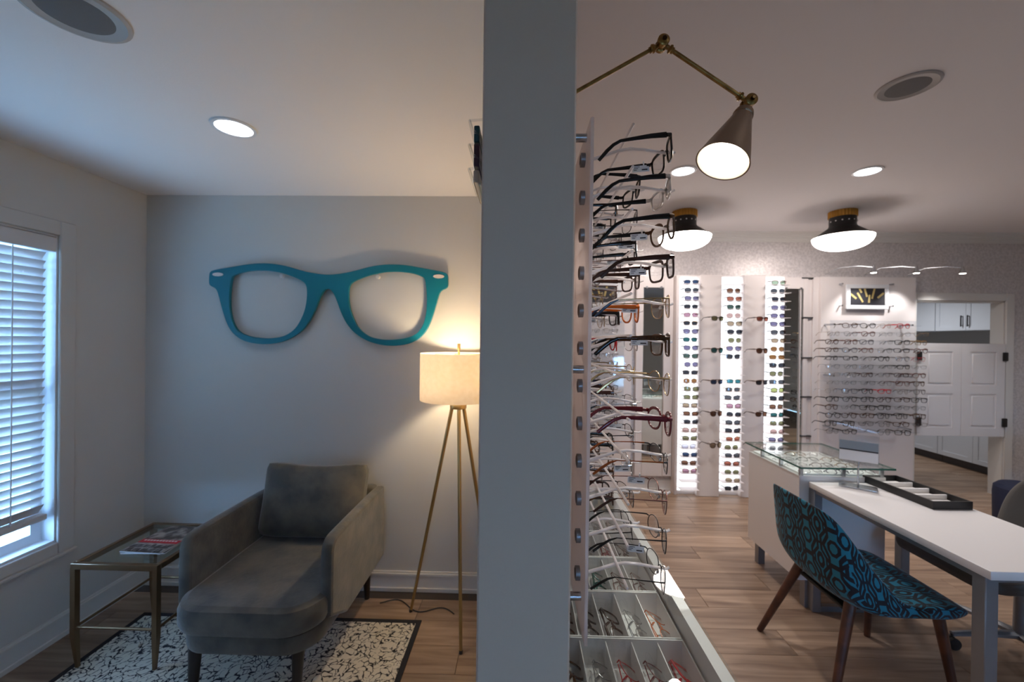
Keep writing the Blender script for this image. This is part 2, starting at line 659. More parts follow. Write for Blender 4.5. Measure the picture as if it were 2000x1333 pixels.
struct('baseboard_left', base(MB(), XL, XL, YB, YLB, 1, 0), TRIM)
struct('baseboard_back', base(MB(), XL, PX0, YLB, YLB, 0, -1), TRIM)
struct('baseboard_partition', base(MB(), PX0, PX0, PY0 + .01, YLB, -1, 0), TRIM)
struct('baseboard_far', base(base(MB(), PX1, DX0 - .085, YF, YF, 0, -1), DX1 + .085, XR, YF, YF, 0, -1), TRIM)
cr = MB()
for k, (d, h) in enumerate([(.09, .02), (.07, .018), (.05, .018), (.028, .02), (.014, .016)]):
    z1 = ZR - sum([.02, .018, .018, .02, .016][:k])
    cr.box(PX1, XR, YF - d, YF, z1 - h, z1)
struct('trim_1', cr, TRIM)

# door opening: casing, jamb
dc = MB()
for a, b in ((DX0 - .08, DX0), (DX1, DX1 + .08)):
    dc.rbox(a, b, YF - .018, YF, 0, DZ + .08, .004, 1)
dc.rbox(DX0, DX1, YF - .018, YF, DZ, DZ + .08, .004, 1)
dc.box(DX0, DX0 + .012, YF, YF + .12, 0, DZ).box(DX1 - .012, DX1, YF, YF + .12, 0, DZ).box(DX0, DX1, YF, YF + .12, DZ - .012, DZ)
struct('trim_2', dc, TRIM)


def door_leaf(x0, x1, hinge_x, label):
    t = thing('saloon_door', label, 'door', ((x0 + x1) / 2, YF - .005, .625))
    w = (x1 - x0) / 2 - .0015
    h = .951
    m = MB().box(-w, w, -.012, .018, 0, h)
    s = .085
    for a, b in ((0, s), (.435, .52), (h - s, h)):
        m.box(-w + s, w - s, -.018, -.012, a, b)
    m.box(-w, -w + s, -.018, -.012, 0, h).box(w - s, w, -.018, -.012, 0, h)
    m.build('leaf', WHITE, t, smooth=False)
    for a, b in ((s, .435), (.52, h - s)):
        MB().rbox(-w + s + .022, w - s - .022, -.019, -.011, a + .022, b - .022, .006, 1).build('raised_panel', WHITE, t)
    hx = hinge_x - (x0 + x1) / 2
    for z in (.145, .82):
        MB().rbox(hx - .024, hx + .024, -.034, -.018, z - .045, z + .045, .006, 2).build('hinge', BLACKP, t)
    return t

door_leaf(DX0 + .012, 4.52, DX0 + .02, 'left leaf of the white panelled saloon door in the far doorway')
door_leaf(4.52, DX1 - .012, DX1 - .02, 'right leaf of the white saloon door, black hinges on the right jamb')

# kitchen cabinets seen through the doorway
def cabinet(face, y0, y1, z0, z1, back, label, toe=False, handles=True):
    t = thing('wall_cabinet' if not toe else 'base_cabinet', label, 'cabinet', (face, (y0 + y1) / 2, z0))
    w = (y1 - y0) / 2
    h = z1 - z0
    MB().box(0.004, back - face, -w, w, .1 if toe else 0, h).build('body', CAB, t, smooth=False)
    if toe:
        MB().box(.05, back - face, -w, w, 0, .1).build('toe_kick', TOE, t, smooth=False)
    for s in (-1, 1):
        a, b = (-w + .002, -.002) if s < 0 else (.002, w - .002)
        zb = .105 if toe else 0
        d = MB().box(-.012, .004, a, b, zb, h)
        for q in ((a, a + .055, zb, h), (b - .055, b, zb, h), (a + .055, b - .055, zb, zb + .055), (a + .055, b - .055, h - .055, h)):
            d.box(-.019, -.012, *q)
        do = d.build('door', CAB, t, smooth=False)
        if not handles:
            continue
        hz = (.05 if not toe else h - .2)
        yh = -.04 if s < 0 else .04
        m = MB().box(-.045, -.037, yh - .006, yh + .006, hz, hz + .15)
        m.box(-.04, -.018, yh - .005, yh + .005, hz + .01, hz + .02).box(-.04, -.018, yh - .005, yh + .005, hz + .13, hz + .14)
        m.build('handle', BLACKP, do, smooth=False)
    return t

cabinet(5.92, 5.18, 5.98, 1.757, 2.5, XR - .02, 'white wall cabinet with two dark bar handles behind the doorway')
cabinet(5.92, 5.985, 6.785, 1.757, 2.5, XR - .02, 'white wall cabinet further back, left of the one with handles in view', handles=False)
cabinet(5.60, 4.75, 5.6, 0, .88, XR - .02, 'white base cabinet on grey toe kick, nearest under the saloon doors', True, False)
cabinet(5.60, 5.605, 6.6, 0, .88, XR - .02, 'white base cabinet further back under the saloon doors', True, False)
tag(MB().rbox(5.57, XR - .02, 4.72, 6.62, .88, .92, .004, 1).build('kitchen_worktop', GREYP), 'grey worktop running over the kitchen base cabinets', 'worktop')

# ------------------------------------------------------------------ window in the left wall
fr = MB()
wx = XL - .10
for a in ((WY0, WY0 + .055, WZ0, WZ1), (WY1 - .055, WY1, WZ0, WZ1), (WY0 + .055, WY1 - .055, WZ0, WZ0 + .06), (WY0 + .055, WY1 - .055, WZ1 - .055, WZ1), (WY0 + .055, WY1 - .055, 1.24, 1.29)):
    fr.box(wx - .02, wx + .035, *a)
win = struct('window_1', fr, WMET)
struct('glass_pane', MB().box(wx - .004, wx + .002, WY0 + .055, WY1 - .055, WZ0 + .06, WZ1 - .055), WINGLASS, win)
rv = MB()
rv.box(XL - .12, XL + .001, WY1 - .008, WY1, WZ0, WZ1).box(XL - .12, XL + .001, WY0, WY0 + .008, WZ0, WZ1)
rv.box(XL - .12, XL + .001, WY0 + .008, WY1 - .008, WZ1 - .008, WZ1).box(XL - .12, XL + .002, WY0 + .008, WY1 - .008, WZ0, WZ0 + .012)
struct('reveal', rv, WMET, win)
cs = MB()
cs.rbox(XL, XL + .016, WY1, WY1 + .075, WZ0 - .06, WZ1 + .075, .004, 1).rbox(XL, XL + .016, WY0 - .075, WY0, WZ0 - .06, WZ1 + .075, .004, 1)
cs.rbox(XL, XL + .016, WY0, WY1, WZ1, WZ1 + .075, .004, 1).rbox(XL, XL + .016, WY0, WY1, WZ0 - .06, WZ0, .004, 1)
cs.rbox(XL, XL + .03, WY0 - .08, WY1 + .08, WZ0 - .075, WZ0 - .06, .003, 1)
struct('trim_3', cs, WALL)
o = MB().box(-16, XL - .12, -14, 12, -.35, -.3).box(XL - .12, 12, -14, YB - .1, -.35, -.3).build('ground_outside', GROUND)
o['kind'] = 'structure'

bl = thing('venetian_blind', 'white slatted venetian blind hanging in the left window', 'blind', (XL - .035, (WY0 + WY1) / 2, WZ1))
hw = (WY1 - WY0) / 2
MB().rbox(-.035, .038, -hw + .006, hw - .006, -.085, -.01, .004, 1).build('valance', SLAT, bl)
sm = MB()
path = [(-.0155, -.0228), (-.006, -.0070), (.0055, .0088), (.0155, .0228)]
hb = hw - .036
vs, fs = [], []
for k, (px, pz) in enumerate(path):
    for yy in (-hb, hb):
        vs += [(px, yy, pz), (px + .0015, yy, pz - .0018)]
for k in range(3):
    b = k * 4
    fs += [(b, b + 4, b + 6, b + 2), (b + 1, b + 3, b + 7, b + 5), (b, b + 1, b + 5, b + 4), (b + 2, b + 6, b + 7, b + 3)]
fs += [(0, 2, 3, 1), (12, 13, 15, 14)]
sm.add(vs, fs)
sme = sm.mesh('slat', SLAT)
for k in range(31):
    obj('slat', sme, bl, (0, 0, -.115 - k * .042))
MB().rbox(-.028, .028, -hb - .008, hb + .008, -1.432, -1.40, .008, 2).build('bottom_rail', SLAT, bl)
for yy in (hb - .14, -.0, -hb + .14):
    MB().rod((.024, yy, -.08), (.024, yy, -1.40), .003, seg=5).rod((-.024, yy, -.08), (-.024, yy, -1.40), .002, seg=5).build('ladder_cord', WMET, bl)


# ------------------------------------------------------------------ ceiling fittings
def downlight(x, y, z, label):
    t = thing('recessed_downlight', label, 'ceiling light', (x, y, z), group='recessed ceiling lights')
    MB().lathe([(.068, 0), (.085, 0), (.083, -.006), (.070, -.007), (.068, -.003)], 32).build('trim_ring', WMET, t)
    MB().lathe([(.069, -.001), (.069, -.004), (.01, -.0045)], 32).build('lens', DOWNL, t)

downlight(*LEFT_DL[0], ZL, 'round recessed downlight in the ceiling of the left room')
downlight(*LEFT_DL[1], ZL, 'added round recessed downlight in the left ceiling behind the camera')  # unseen, added to light the left room
for (x, y), l in zip(RIGHT_DL, ('recessed downlight in the right ceiling beside the brass lamp shade', 'recessed downlight in the right ceiling behind the round speaker',
                                'added recessed downlight near the wall rack behind the camera', 'added recessed downlight over the shop floor behind the camera',
                                'added recessed downlight far right, out past the speaker', 'added recessed downlight far right behind the camera')):
    downlight(x, y, ZR, l)  # those past the first pair are unseen, added for light

downlight(4.85, 5.9, ZR - .1, 'added recessed downlight in the kitchen ceiling behind the saloon doors')  # unseen fitting for the added kitchen lamp


def speaker(x, y, z, r, label):
    t = thing('ceiling_speaker', label, 'speaker', (x, y, z))
    MB().lathe([(r * .88, 0), (r, 0), (r * .99, -.005), (r * .9, -.008), (r * .87, -.006)], 40).build('ring', RINGP, t)
    MB().lathe([(r * .885, -.001), (r * .88, -.005), (r * .4, -.0075), (.002, -.008)], 40).build('grille', GRILLE, t)

speaker(-1.225, 1.09, ZL, .118, 'round speaker grille in the ceiling of the left room')
speaker(1.69, 1.85, ZR, .112, 'round speaker grille in the ceiling of the right room')

for i, (x, y) in enumerate(DOMES):
    t = thing('dome_ceiling_light', ['black cone ceiling light with white glass bowl, partly behind rack glasses', 'black cone ceiling light with white glass bowl, above framed poster'][i], 'ceiling light', (x, y, ZR),
              group='cone ceiling lights')
    m = MB()
    n = 28
    pr = []
    for k in range(n * 2):
        pr.append(.104 if k % 2 else .098)
    vs = [(pr[k] * math.cos(math.pi * k / n), pr[k] * math.sin(math.pi * k / n), z) for z in (0, -.055) for k in range(2 * n)]
    fs = [(k, (k + 1) % (2 * n), 2 * n + (k + 1) % (2 * n), 2 * n + k) for k in range(2 * n)] + [tuple(range(2 * n)), tuple(range(2 * n, 4 * n))]
    m.add(vs, fs).build('fluted_band', GOLD, t, smooth=False)
    MB().lathe([(.096, -.055), (.096, -.125), (.104, -.140), (.200, -.212), (.222, -.222), (.222, -.226), (.19, -.218), (.09, -.14), (.085, -.055)], 40).build('cone', BLACKP, t)
    bo = MB()
    for k in range(14):
        a = 2 * math.pi * k / 14
        bo.lathe([(.0, .0), (.006, .002), (.006, .004)], 6, Matrix.Translation((.098 * math.cos(a), .098 * math.sin(a), -.092)) @ Matrix.Rotation(a, 4, 'Z') @ Matrix.Rotation(R(90), 4, 'Y'))
    bo.build('vent_holes', WHITE, t)
    prof = [(.216, -.222)]
    for k in range(1, 11):
        a = R(9 * k)
        prof.append((.216 * math.cos(a) ** .8 + .001 if k < 10 else .001, -.222 - .110 * math.sin(a)))
    MB().lathe(prof, 40).build('glass_bowl', DOME, t)

# ------------------------------------------------------------------ left room furniture
GK = 0.003178 / 3.333
def gp(q, s=1):
    return ((s * (q[0] - 865)) * GK, (400 - q[1]) * GK)
OUT = [(865, 195), (760, 182), (690, 166), (600, 140), (520, 126), (440, 122), (360, 127), (270, 142), (180, 158), (115, 170), (93, 184), (90, 215), (90, 262), (105, 275), (130, 285),
       (145, 305), (158, 350), (180, 430), (205, 505), (235, 560), (270, 595), (320, 625), (380, 640), (450, 646), (520, 640), (590, 622), (650, 592), (700, 555), (745, 500), (780, 430),
       (805, 360), (825, 315), (845, 290), (865, 283)]
HOLE = [(238, 217), (250, 203), (300, 183), (360, 172), (430, 168), (500, 172), (570, 185), (640, 208), (700, 235), (724, 257), (732, 300), (728, 370), (715, 430), (690, 490), (655, 545),
        (600, 585), (540, 602), (470, 607), (400, 602), (340, 590), (290, 568), (262, 535), (240, 490), (226, 420), (224, 340), (230, 270)]
half = [gp(q) for q in OUT]
outer = half + [(-x, y) for x, y in reversed(half[1:-1])]
h1 = [gp(q) for q in HOLE]
h2 = [(-x, y) for x, y in h1]
art = thing('glasses_wall_sign', 'giant teal eyeglasses cutout mounted on the back wall', 'wall art', (-1.188, YLB - .03, 1.746))
RX = Matrix.Rotation(R(90), 4, 'X')
flat('frame', [smooth_loop(outer, 2), smooth_loop(h1, 2), smooth_loop(h2, 2)], .022, .002, TEAL, art, RX)
for s in (-1, 1):
    e = [(s * (865 - 150) * GK + .034 * math.cos(a * .3), (400 - 198) * GK + .0115 * math.sin(a * .3) - s * .004 * math.cos(a * .3) * 0) for a in range(21)]
    flat('rivet', [e], .006, .001, TEALEDGE, art, Matrix.Translation((0, -.012, 0)) @ RX)
for x in (-.62, -.3, .3, .62):
    MB().rod((x, 0.008, .19), (x, .03, .19), .012, seg=8).build('spacer', WHITE, art)

# floor lamp
LX, LY = -.345, 2.262
fl = thing('floor_lamp', 'brass tripod floor lamp with lit cream drum shade', 'lamp', (LX, LY, 0))
feet = [(-.281, 2.02), (-.609, 2.316), (-.15, 2.45)]
for fx, fy in feet:
    dx, dy = fx - LX, fy - LY
    MB().sweep([(dx * .13, dy * .13, 1.185), (dx, dy, .012)], [.0105, .0085], seg=10).build('leg', LAMPLEG, fl)
    MB().rod((dx * 1.004, dy * 1.004, .016), (dx * 1.01, dy * 1.01, 0), .010, .0085).build('foot', DGREY, fl)
MB().lathe([(.044, 1.175), (.046, 1.178), (.046, 1.206), (.044, 1.209)], 28).build('collar', LAMPLEG, fl)
MB().lathe([(.012, 1.209), (.012, 1.26), (.018, 1.262), (.018, 1.31), (.006, 1.312), (.006, 1.50), (.009, 1.502), (.009, 1.534)], 14).build('stem', LAMPLEG, fl)
MB().lathe([(.202, 1.226), (.2095, 1.226), (.2095, 1.480), (.2075, 1.480), (.2075, 1.228), (.202, 1.228)], 48, caps=False).build('shade', SHADE, fl)
sp = MB()
for a in (20, 140, 260):
    sp.rod((0, 0, 1.478), (.207 * math.cos(R(a)), .207 * math.sin(R(a)), 1.470), .002, seg=5)
sp.build('shade_spider', LAMPLEG, fl)
MB().lathe([(.012, 1.312), (.030, 1.345), (.032, 1.375), (.022, 1.405), (.002, 1.412)], 14).build('bulb', BULBW, fl)
lamp('floor_lamp_light', 'POINT', (LX - .04, LY - .03, 1.39), 15, (1.0, .78, .50), .035)
cd = MB().sweep([(-.36 - .45 * t / 24, 2.30 + .10 * t / 24 + .035 * math.sin(t * .42), .005) for t in range(25)], .003, seg=5).build('lamp_cord', DGREY)
tag(cd, 'thin dark power cord on the floor under the tripod lamp', 'cord')

# rug
rg = thing('area_rug', 'cream rug with distressed black pattern and dark border under the chaise', 'rug', (-1.31, 1.46, 0))
MB().rbox(-.755, .755, -.755, .755, .0005, .008, .003, 1).build('field', RUG, rg)
bd = MB()
for a in ((-.78, .78, -.78, -.755), (-.78, .78, .755, .78), (-.78, -.755, -.755, .755), (.755, .78, -.755, .755)):
    bd.box(*a, .0005, .0075)
bd.build('border', pm('rug_border', (44, 44, 50), .95), rg)

# chaise
ch = thing('chaise_lounge', 'grey velvet chaise lounge with one back cushion in the left room', 'chaise', (-1.15, 2.04, .008))
def Wd(x, y, z=0):
    return (x + 1.15, y - 2.04, z - .008)
def slab(name, x0, x1, y0, y1, z0, z1, r, bev, corners, mat=VELVET):
    lp = rrect(x0 + 1.15, x1 + 1.15, y0 - 2.04, y1 - 2.04, r, 8, corners)
    return flat(name, [lp], z1 - z0, bev, mat, ch, Matrix.Translation((0, 0, (z0 + z1) / 2 - .008)))
slab('base', -1.435, -.84, 1.645, 2.44, .245, .328, .14, .02, (1, 1, 0, 0))
seat = slab('seat_cushion', -1.452, -.822, 1.612, 2.33, .334, .452, .15, .035, (1, 1, .0, .0))
for s in (-1, 1):
    x0 = -1.49 if s < 0 else -.862
    prof = [(-.29, .255), (.395, .255), (.40, .27), (.40, .66), (.385, .68), (-.20, .682), (-.25, .676), (-.278, .655), (-.29, .62)]
    flat('armrest', [smooth_loop(prof, 1)], .055, .016, VELVET, ch, Matrix.Translation((x0 + .0275 + 1.15, 0, -.008)) @ Matrix.Rotation(R(90), 4, 'Z') @ RX)
MB().rbox(-.30, .30, .335, .405, .247, .68, .02, 3).build('backrest', VELVET, ch)
# loose back cushion
bm = bmesh.new()
bmesh.ops.create_cube(bm, size=2)
bmesh.ops.subdivide_edges(bm, edges=bm.edges[:], cuts=9, use_grid_fill=True)
random.seed(3)
for v in bm.verts:
    x, y, z = v.co
    edge = (1 - abs(x) ** 4) * (1 - abs(z) ** 4)
    hx = .292 * (x if abs(x) < .999 else x) * (1 - .045 * (1 - z * z)) * (1 + .0 * z)
    hz = .205 * z - (.034 * (1 - x * x) if z > 0 else -.006 * (1 - x * x)) * abs(z)
    th = .034 + .060 * max(edge, 0) ** .5
    rc = max(0, abs(x) + abs(z) - 1.62)
    wr = .004 * math.sin(13 * x + 2 * z) * max(0, z) * (1 - abs(z)) * 4
    v.co = Vector((hx * (1 - .10 * rc), y * th + (wr if y < 0 else 0), hz * (1 - .16 * rc)))
for _ in range(2):
    bmesh.ops.smooth_vert(bm, verts=bm.verts[:], factor=.5, use_axis_x=True, use_axis_y=True, use_axis_z=True)
Mp = Matrix.Translation((0.005, .228, .650)) @ Matrix.Rotation(R(-13), 4, 'X')
MB().bm(bm, Mp).build('back_cushion', VELVET, ch)
for x, y in ((-1.375, 1.715), (-.93, 1.715), (-1.41, 2.40), (-.90, 2.40)):
    sx = -1 if x < -1.15 else 1
    sy = -1 if y < 2 else 1
    a = Wd(x, y, .25)
    b = Wd(x + sx * .0, y + sy * .015, .008)
    MB().sweep([a, b], [.027, .015], seg=12).build('leg', DARKLEG, ch)

# side table
st = thing('side_table', 'bronze metal side table with glass top beside the chaise', 'table', (-1.865, 2.055, .008))
tw, td, th = .205, .215, .492
for sx in (-1, 1):
    for sy in (-1, 1):
        MB().sweep([(sx * (tw - .012), sy * (td - .012), th - .02), (sx * (tw - .012), sy * (td - .012), .16), (sx * (tw - .022), sy * (td - .018), 0)], [.0165, .0165, .009], seg=4, up=(0, 1, 0)).build('leg', BRONZE, st, smooth=False)
m = MB()
for sy in (-1, 1):
    m.rbox(-tw, tw, sy * (td - .011) - .011, sy * (td - .011) + .011, th - .028, th, .002, 1)
for sx in (-1, 1):
    m.rbox(sx * (tw - .011) - .011, sx * (tw - .011) + .011, -td + .022, td - .022, th - .028, th, .002, 1)
m.build('top_frame', BRONZE, st)
for sy in (-1, 1):
    MB().rod((-tw + .02, sy * (td - .012), .19), (tw - .02, sy * (td - .012), .19), .0065).build('stretcher', BRONZE, st)
for sx in (-1, 1):
    MB().rod((sx * (tw - .012), -td + .02, .19), (sx * (tw - .012), td - .02, .19), .0065).build('stretcher', BRONZE, st)
MB().box(-tw + .022, tw - .022, -td + .022, td - .022, th - .012, th - .003).build('glass_top', glass('table_glass', (232, 240, 236), 1.9), st, smooth=False)
# magazines on the table
for i, (x, y, rz, z, lab) in enumerate([(-1.83, 2.075, 3, .498, 'lower magazine of the pair on the glass side table, edge showing'), (-1.825, 2.07, -3, .504, 'upper magazine with red banner on the glass side table')]):
    t = thing('magazine', lab, 'magazine', (x, y, z), (0, 0, R(rz)), group='magazines on the side table')
    mm = pm('magazine_cover', (70, 62, 60), .35, noise=(16, (176, 168, 160), .45, .6))
    MB().box(-.105, .105, -.135, .135, 0, .005).build('pages', PAPERW, t, smooth=False)
    MB().box(-.105, .105, -.135, .135, .005, .0056).build('cover', mm, t, smooth=False)
    if i == 1:
        MB().box(-.105, .105, -.045, -.012, .0056, .0060).build('red_banner', RED, t, smooth=False)
        w = MB()
        random.seed(5)
        for k in range(11):
            x0 = -.09 + k * .0165
            w.box(x0, x0 + .011, -.028, -.017, .0060, .0062)
        w.build('banner_letters', PAPERW, t, smooth=False)
        w = MB()
        for r_, (zh, zt) in enumerate(((.030, .012), (.030, .012), (.012, .006))):
            xx = -.1 + .012 * r_
            y0 = (-.092, -.128, -.134)[r_]
            while xx < .09:
                q = random.uniform(.006, .013)
                sl_ = random.uniform(-.003, .004)
                w.add([(xx, y0, .0058), (xx + q * .6, y0, .0058), (xx + q * .6 + sl_, y0 + zh, .0058), (xx + sl_, y0 + zh * random.uniform(.7, 1), .0058),
                       (xx, y0, .0060), (xx + q * .6, y0, .0060), (xx + q * .6 + sl_, y0 + zh, .0060), (xx + sl_, y0 + zh * .9, .0060)],
                      [(0, 3, 2, 1), (4, 5, 6, 7), (0, 1, 5, 4), (1, 2, 6, 5), (2, 3, 7, 6), (3, 0, 4, 7)])
                xx += q
        w.build('cover_lines', INK, t, smooth=False)
        MB().box(-.104, .104, -.134, -.05, .0056, .0057).build('white_field', pm('grey_print', (176, 172, 170), .5, noise=(30, (110, 100, 96), .45, .6)), t, smooth=False)

# brochure holder on the left face of the partition
bh = thing('brochure_holder', 'clear three-tier brochure holder on left side of the partition wall', 'holder', (PX0, .93, 1.89))
MB().rbox(-.010, -.002, -.08, .08, -.04, .165, .003, 1).build('back_plate', CLEAR, bh)
for k, z in enumerate((0.0, .05, .10)):
    p = [(-.012, z - .022), (-.026, z - .010), (-.042, z + .002), (-.050, z + .024)]
    v = []
    f = []
    for (a, b) in p:
        v += [(a, -.08, b), (a, .08, b), (a + .002, -.08, b + .003), (a + .002, .08, b + .003)]
    for q in range(3):
        b = q * 4
        f += [(b, b + 4, b + 5, b + 1), (b + 2, b + 3, b + 7, b + 6), (b, b + 2, b + 6, b + 4), (b + 1, b + 5, b + 7, b + 3)]
    f += [(0, 1, 3, 2), (12, 14, 15, 13)]
    pk = MB().add(v, f)
    pk.rod((-.050, -.08, z + .024), (-.050, .08, z + .024), .003, seg=6).rod((-.050, -.08, z + .024), (-.010, -.08, z + .027), .003, seg=6)
    pk.rod((-.050, .08, z + .024), (-.010, .08, z + .027), .003, seg=6)
    pk.build('pocket', CLEAR, bh)
for z, h, c, lab in ((.085, .035, (10, 74, 78), 'teal brochure standing in the top pocket of the clear holder'), (.034, .048, (58, 22, 50), 'dark plum brochure in the middle pocket of the clear holder'),
                     (.0, .026, (196, 170, 148), 'tan brochure in the lowest pocket of the clear holder')):
    o = MB().rbox(-.042, -.030, -.07, .07, 0, h, .002, 1).build('brochure', pm('brochure_print', c, .3))
    o.location = (PX0, .93, 1.89 + z)
    tag(o, lab, 'brochure')

# ------------------------------------------------------------------ eyewear
TORT = pm('tortoise_acetate', (96, 58, 26), .2, noise=(90, (28, 18, 14), .45, .58), coord='Generated')
FM = {
    'black': pm('black_acetate', (18, 18, 20), .2), 'dark brown': pm('brown_acetate', (62, 36, 28), .22), 'tortoiseshell': TORT,
    'burgundy': pm('burgundy_acetate', (112, 34, 42), .22), 'amber': pm('amber_acetate', (150, 74, 28), .2), 'gold': pm('gold_wire', (176, 146, 104), .25, metal=.9),
    'black wire': pm('black_wire', (30, 28, 30), .3, metal=.4), 'rose wire': pm('rose_wire', (122, 82, 74), .3, metal=.7), 'clear': pm('crystal_acetate', (224, 218, 214), .12, trans=.7),
    'silver': pm('silver_wire', (176, 176, 180), .25, metal=.9), 'navy': pm('navy_acetate', (30, 38, 66), .25), 'grey': pm('grey_acetate', (104, 104, 112), .25),
    'red': pm('red_acetate', (190, 32, 40), .22), 'orange': pm('orange_acetate', (196, 96, 30), .2), 'teal': pm('teal_acetate', (24, 92, 86), .25), 'violet': pm('violet_acetate', (104, 104, 150), .2),
}
PINKL = pm('nose_pad', (224, 216, 210), .2, trans=.5)


def rim(a, b, n, drop, N=26):
    pts = []
    for k in range(N):
        t = 2 * math.pi * k / N
        c, s = math.cos(t), math.sin(t)
        y = a * math.copysign(abs(c) ** (2 / n), c)
        z = b * math.copysign(abs(s) ** (2 / n), s)
        y *= 1 + drop * z / b
        pts.append((y, z))
    return pts

STY = {}
def style(key, a, b, n, drop, br, ac, rimless=False, cat=0.0, N=26, hook=True):
    """cached meshes of one pair: front plane at x=0 facing +x, bridge underside at the origin"""
    if key in STY:
        return STY[key]
    wr = .0026 if ac else .0010
    wx_ = .0022 if ac else .0010
    S = {}
    cyy = a + br / 2 + wr
    zc = -b * .45
    F = MB()
    L = MB()
    for s in (-1, 1):
        rp = rim(a, b, n, drop, N)
        pts = []
        for y, z in rp:
            zz = z + (cat * max(0, y * 1.0 / a) * b if z > 0 else 0)
            yy = s * (cyy + y)
            pts.append((-.16 * (yy * yy) / .07, yy, zc + zz))
        thick = [wr * (1.35 if (ac and p[2] > zc + b * .6) else 1.0) for p in pts]
        F.sweep(pts, thick, wx_, seg=6, up=(1, 0, 0), closed=True)
        n_ = len(pts)
        cx = sum(p[0] for p in pts) / n_
        vv = [(p[0] + .0005, p[1], p[2]) for p in pts] + [(p[0] - .0005, p[1], p[2]) for p in pts] + [(cx + .0028, s * cyy, zc), (cx + .0018, s * cyy, zc)]
        ff = [(k, (k + 1) % n_, 2 * n_) for k in range(n_)] + [(n_ + (k + 1) % n_, n_ + k, 2 * n_ + 1) for k in range(n_)]
        S['lens%d' % s] = MB().add(vv, ff)
        # end piece
        ye = s * (cyy + a * (1 + drop * .6))
        zt = zc + b * (.62 + cat * .6)
        xb = -.16 * ye * ye / .07
        F.sweep([(xb, ye - s * .002, zt), (xb - .002, ye + s * .005, zt), (xb - .010, ye + s * .0065, zt)], wr * 1.2, wr * 1.6, seg=6)
        # temple
        x0, y0 = xb - .010, ye + s * .0065
        hk = .032 if hook else .012
        pa = [(x0, y0, zt), (x0 - .03, y0 + s * .001, zt), (x0 - .06, y0, zt - .001), (x0 - .088, y0 - s * .002, zt - .002), (x0 - .102, y0 - s * .003, zt - .008),
              (x0 - .115, y0 - s * .004, zt - .018), (x0 - .132, y0 - s * .007, zt - .002 - hk)]
        th = [.0056, .0048, .0038, .0032, .0034, .0038, .0034] if ac else [.0016, .0012, .001, .001, .0022, .0026, .0022]
        tt = [.0012] * 7 if ac else [.0008, .0007, .0007, .0008, .0014, .0014, .0012]
        S['temple%d' % s] = MB().sweep(pa, tt, th, seg=6)
        S['tip%d' % s] = MB().sweep([pa[3], pa[4], pa[5], pa[6]], [.0016] * 4, [th[3] * 1.1, th[4] * 1.15, th[5] * 1.1, th[6] * 1.1], seg=6)
        # folded temple: swung in behind the front
        yi = s * (cyy + a)
        off = -.008 - (.004 if s < 0 else 0) + xb
        fp = [(off, yi, zt), (off - .002, yi - s * .05, zt), (off - .002, yi - s * .088, zt - .002), (off - .002, yi - s * .112, zt - .02), (off - .002, yi - s * .125, zt - .035)]
        S['folded%d' % s] = MB().sweep(fp, .0012, [.004, .003, .0028, .0032, .003] if ac else [.0014, .001, .001, .0022, .002], seg=6)
        if not ac:
            S.setdefault('pads', MB()).lathe([(.0005, -.001), (.004, -.0004), (.004, .0004), (.0005, .001)], 8,
                         Matrix.Translation((-.006, s * (br / 2 - .002), -.010)) @ Matrix.Rotation(R(60) * s, 4, 'Z') @ Matrix.Rotation(R(90), 4, 'Y'))
            F.sweep([(-.0005, s * (br / 2 + .001), -.004), (-.004, s * (br / 2 - .003), -.005), (-.006, s * (br / 2 - .002), -.010)], .0006, seg=4)
    zb = zc + b * .42
    F.sweep([(-.0, -br / 2 - .002, zb - .003), (.001, -br / 4, zb + .001), (.0015, 0, zb + .002), (.001, br / 4, zb + .001), (0, br / 2 + .002, zb - .003)], wr * 1.25, wr * 1.1, seg=6)
    S['front'] = F
    out = {k: v.mesh(k.rstrip('-1') if k != 'front' else 'frame_front') for k, v in S.items()}
    out['W'] = (cyy + a + .0065)
    STY[key] = out
    return out

MATCACHE = {}
def wm(me, mat):
    k = (me.name, mat.name)
    if k not in MATCACHE:
        c = me.copy()
        c.materials.clear()
        c.materials.append(mat)
        MATCACHE[k] = c
    return MATCACHE[k]

STYLES = {
    'rectangle': ('rect', .0265, .0185, 3.2, .05, .018, True), 'square': ('square', .0265, .0215, 3.6, .07, .018, True), 'round': ('round', .0235, .0225, 2.05, 0, .021, True),
    'panto': ('panto', .025, .0222, 2.3, .09, .02, True), 'wire rectangle': ('wrect', .0265, .0175, 3.0, .04, .018, False), 'wire round': ('wround', .0245, .0225, 2.1, .02, .02, False),
    'wire oval': ('woval', .026, .019, 2.3, .04, .019, False), 'wire aviator': ('wavi', .0275, .0225, 2.5, .1, .017, False),
}
TAGM = None
def price_tag(parent, x, y, z, nm='price_tag'):
    global TAGM
    if TAGM is None:
        a = MB().box(-.019, .019, -.0003, .0003, -.0145, 0).box(.006, .0085, -.0012, .0012, -.001, .009).mesh('price_tag', PAPERW, smooth=False)
        b = MB()
        for i, (x0, x1) in enumerate(((-.016, -.002), (-.016, -.006), (-.016, -.009))):
            b.box(x0, x1, -.0007, .0007, -.0032 - i * .0036, -.0020 - i * .0036)
        b.box(.002, .015, -.0007, .0007, -.011, -.0085)
        TAGM = (a, b.mesh('print', INK, smooth=False))
    t = obj(nm, TAGM[0], parent, (x, y, z))
    obj('print', TAGM[1], t)
    return t


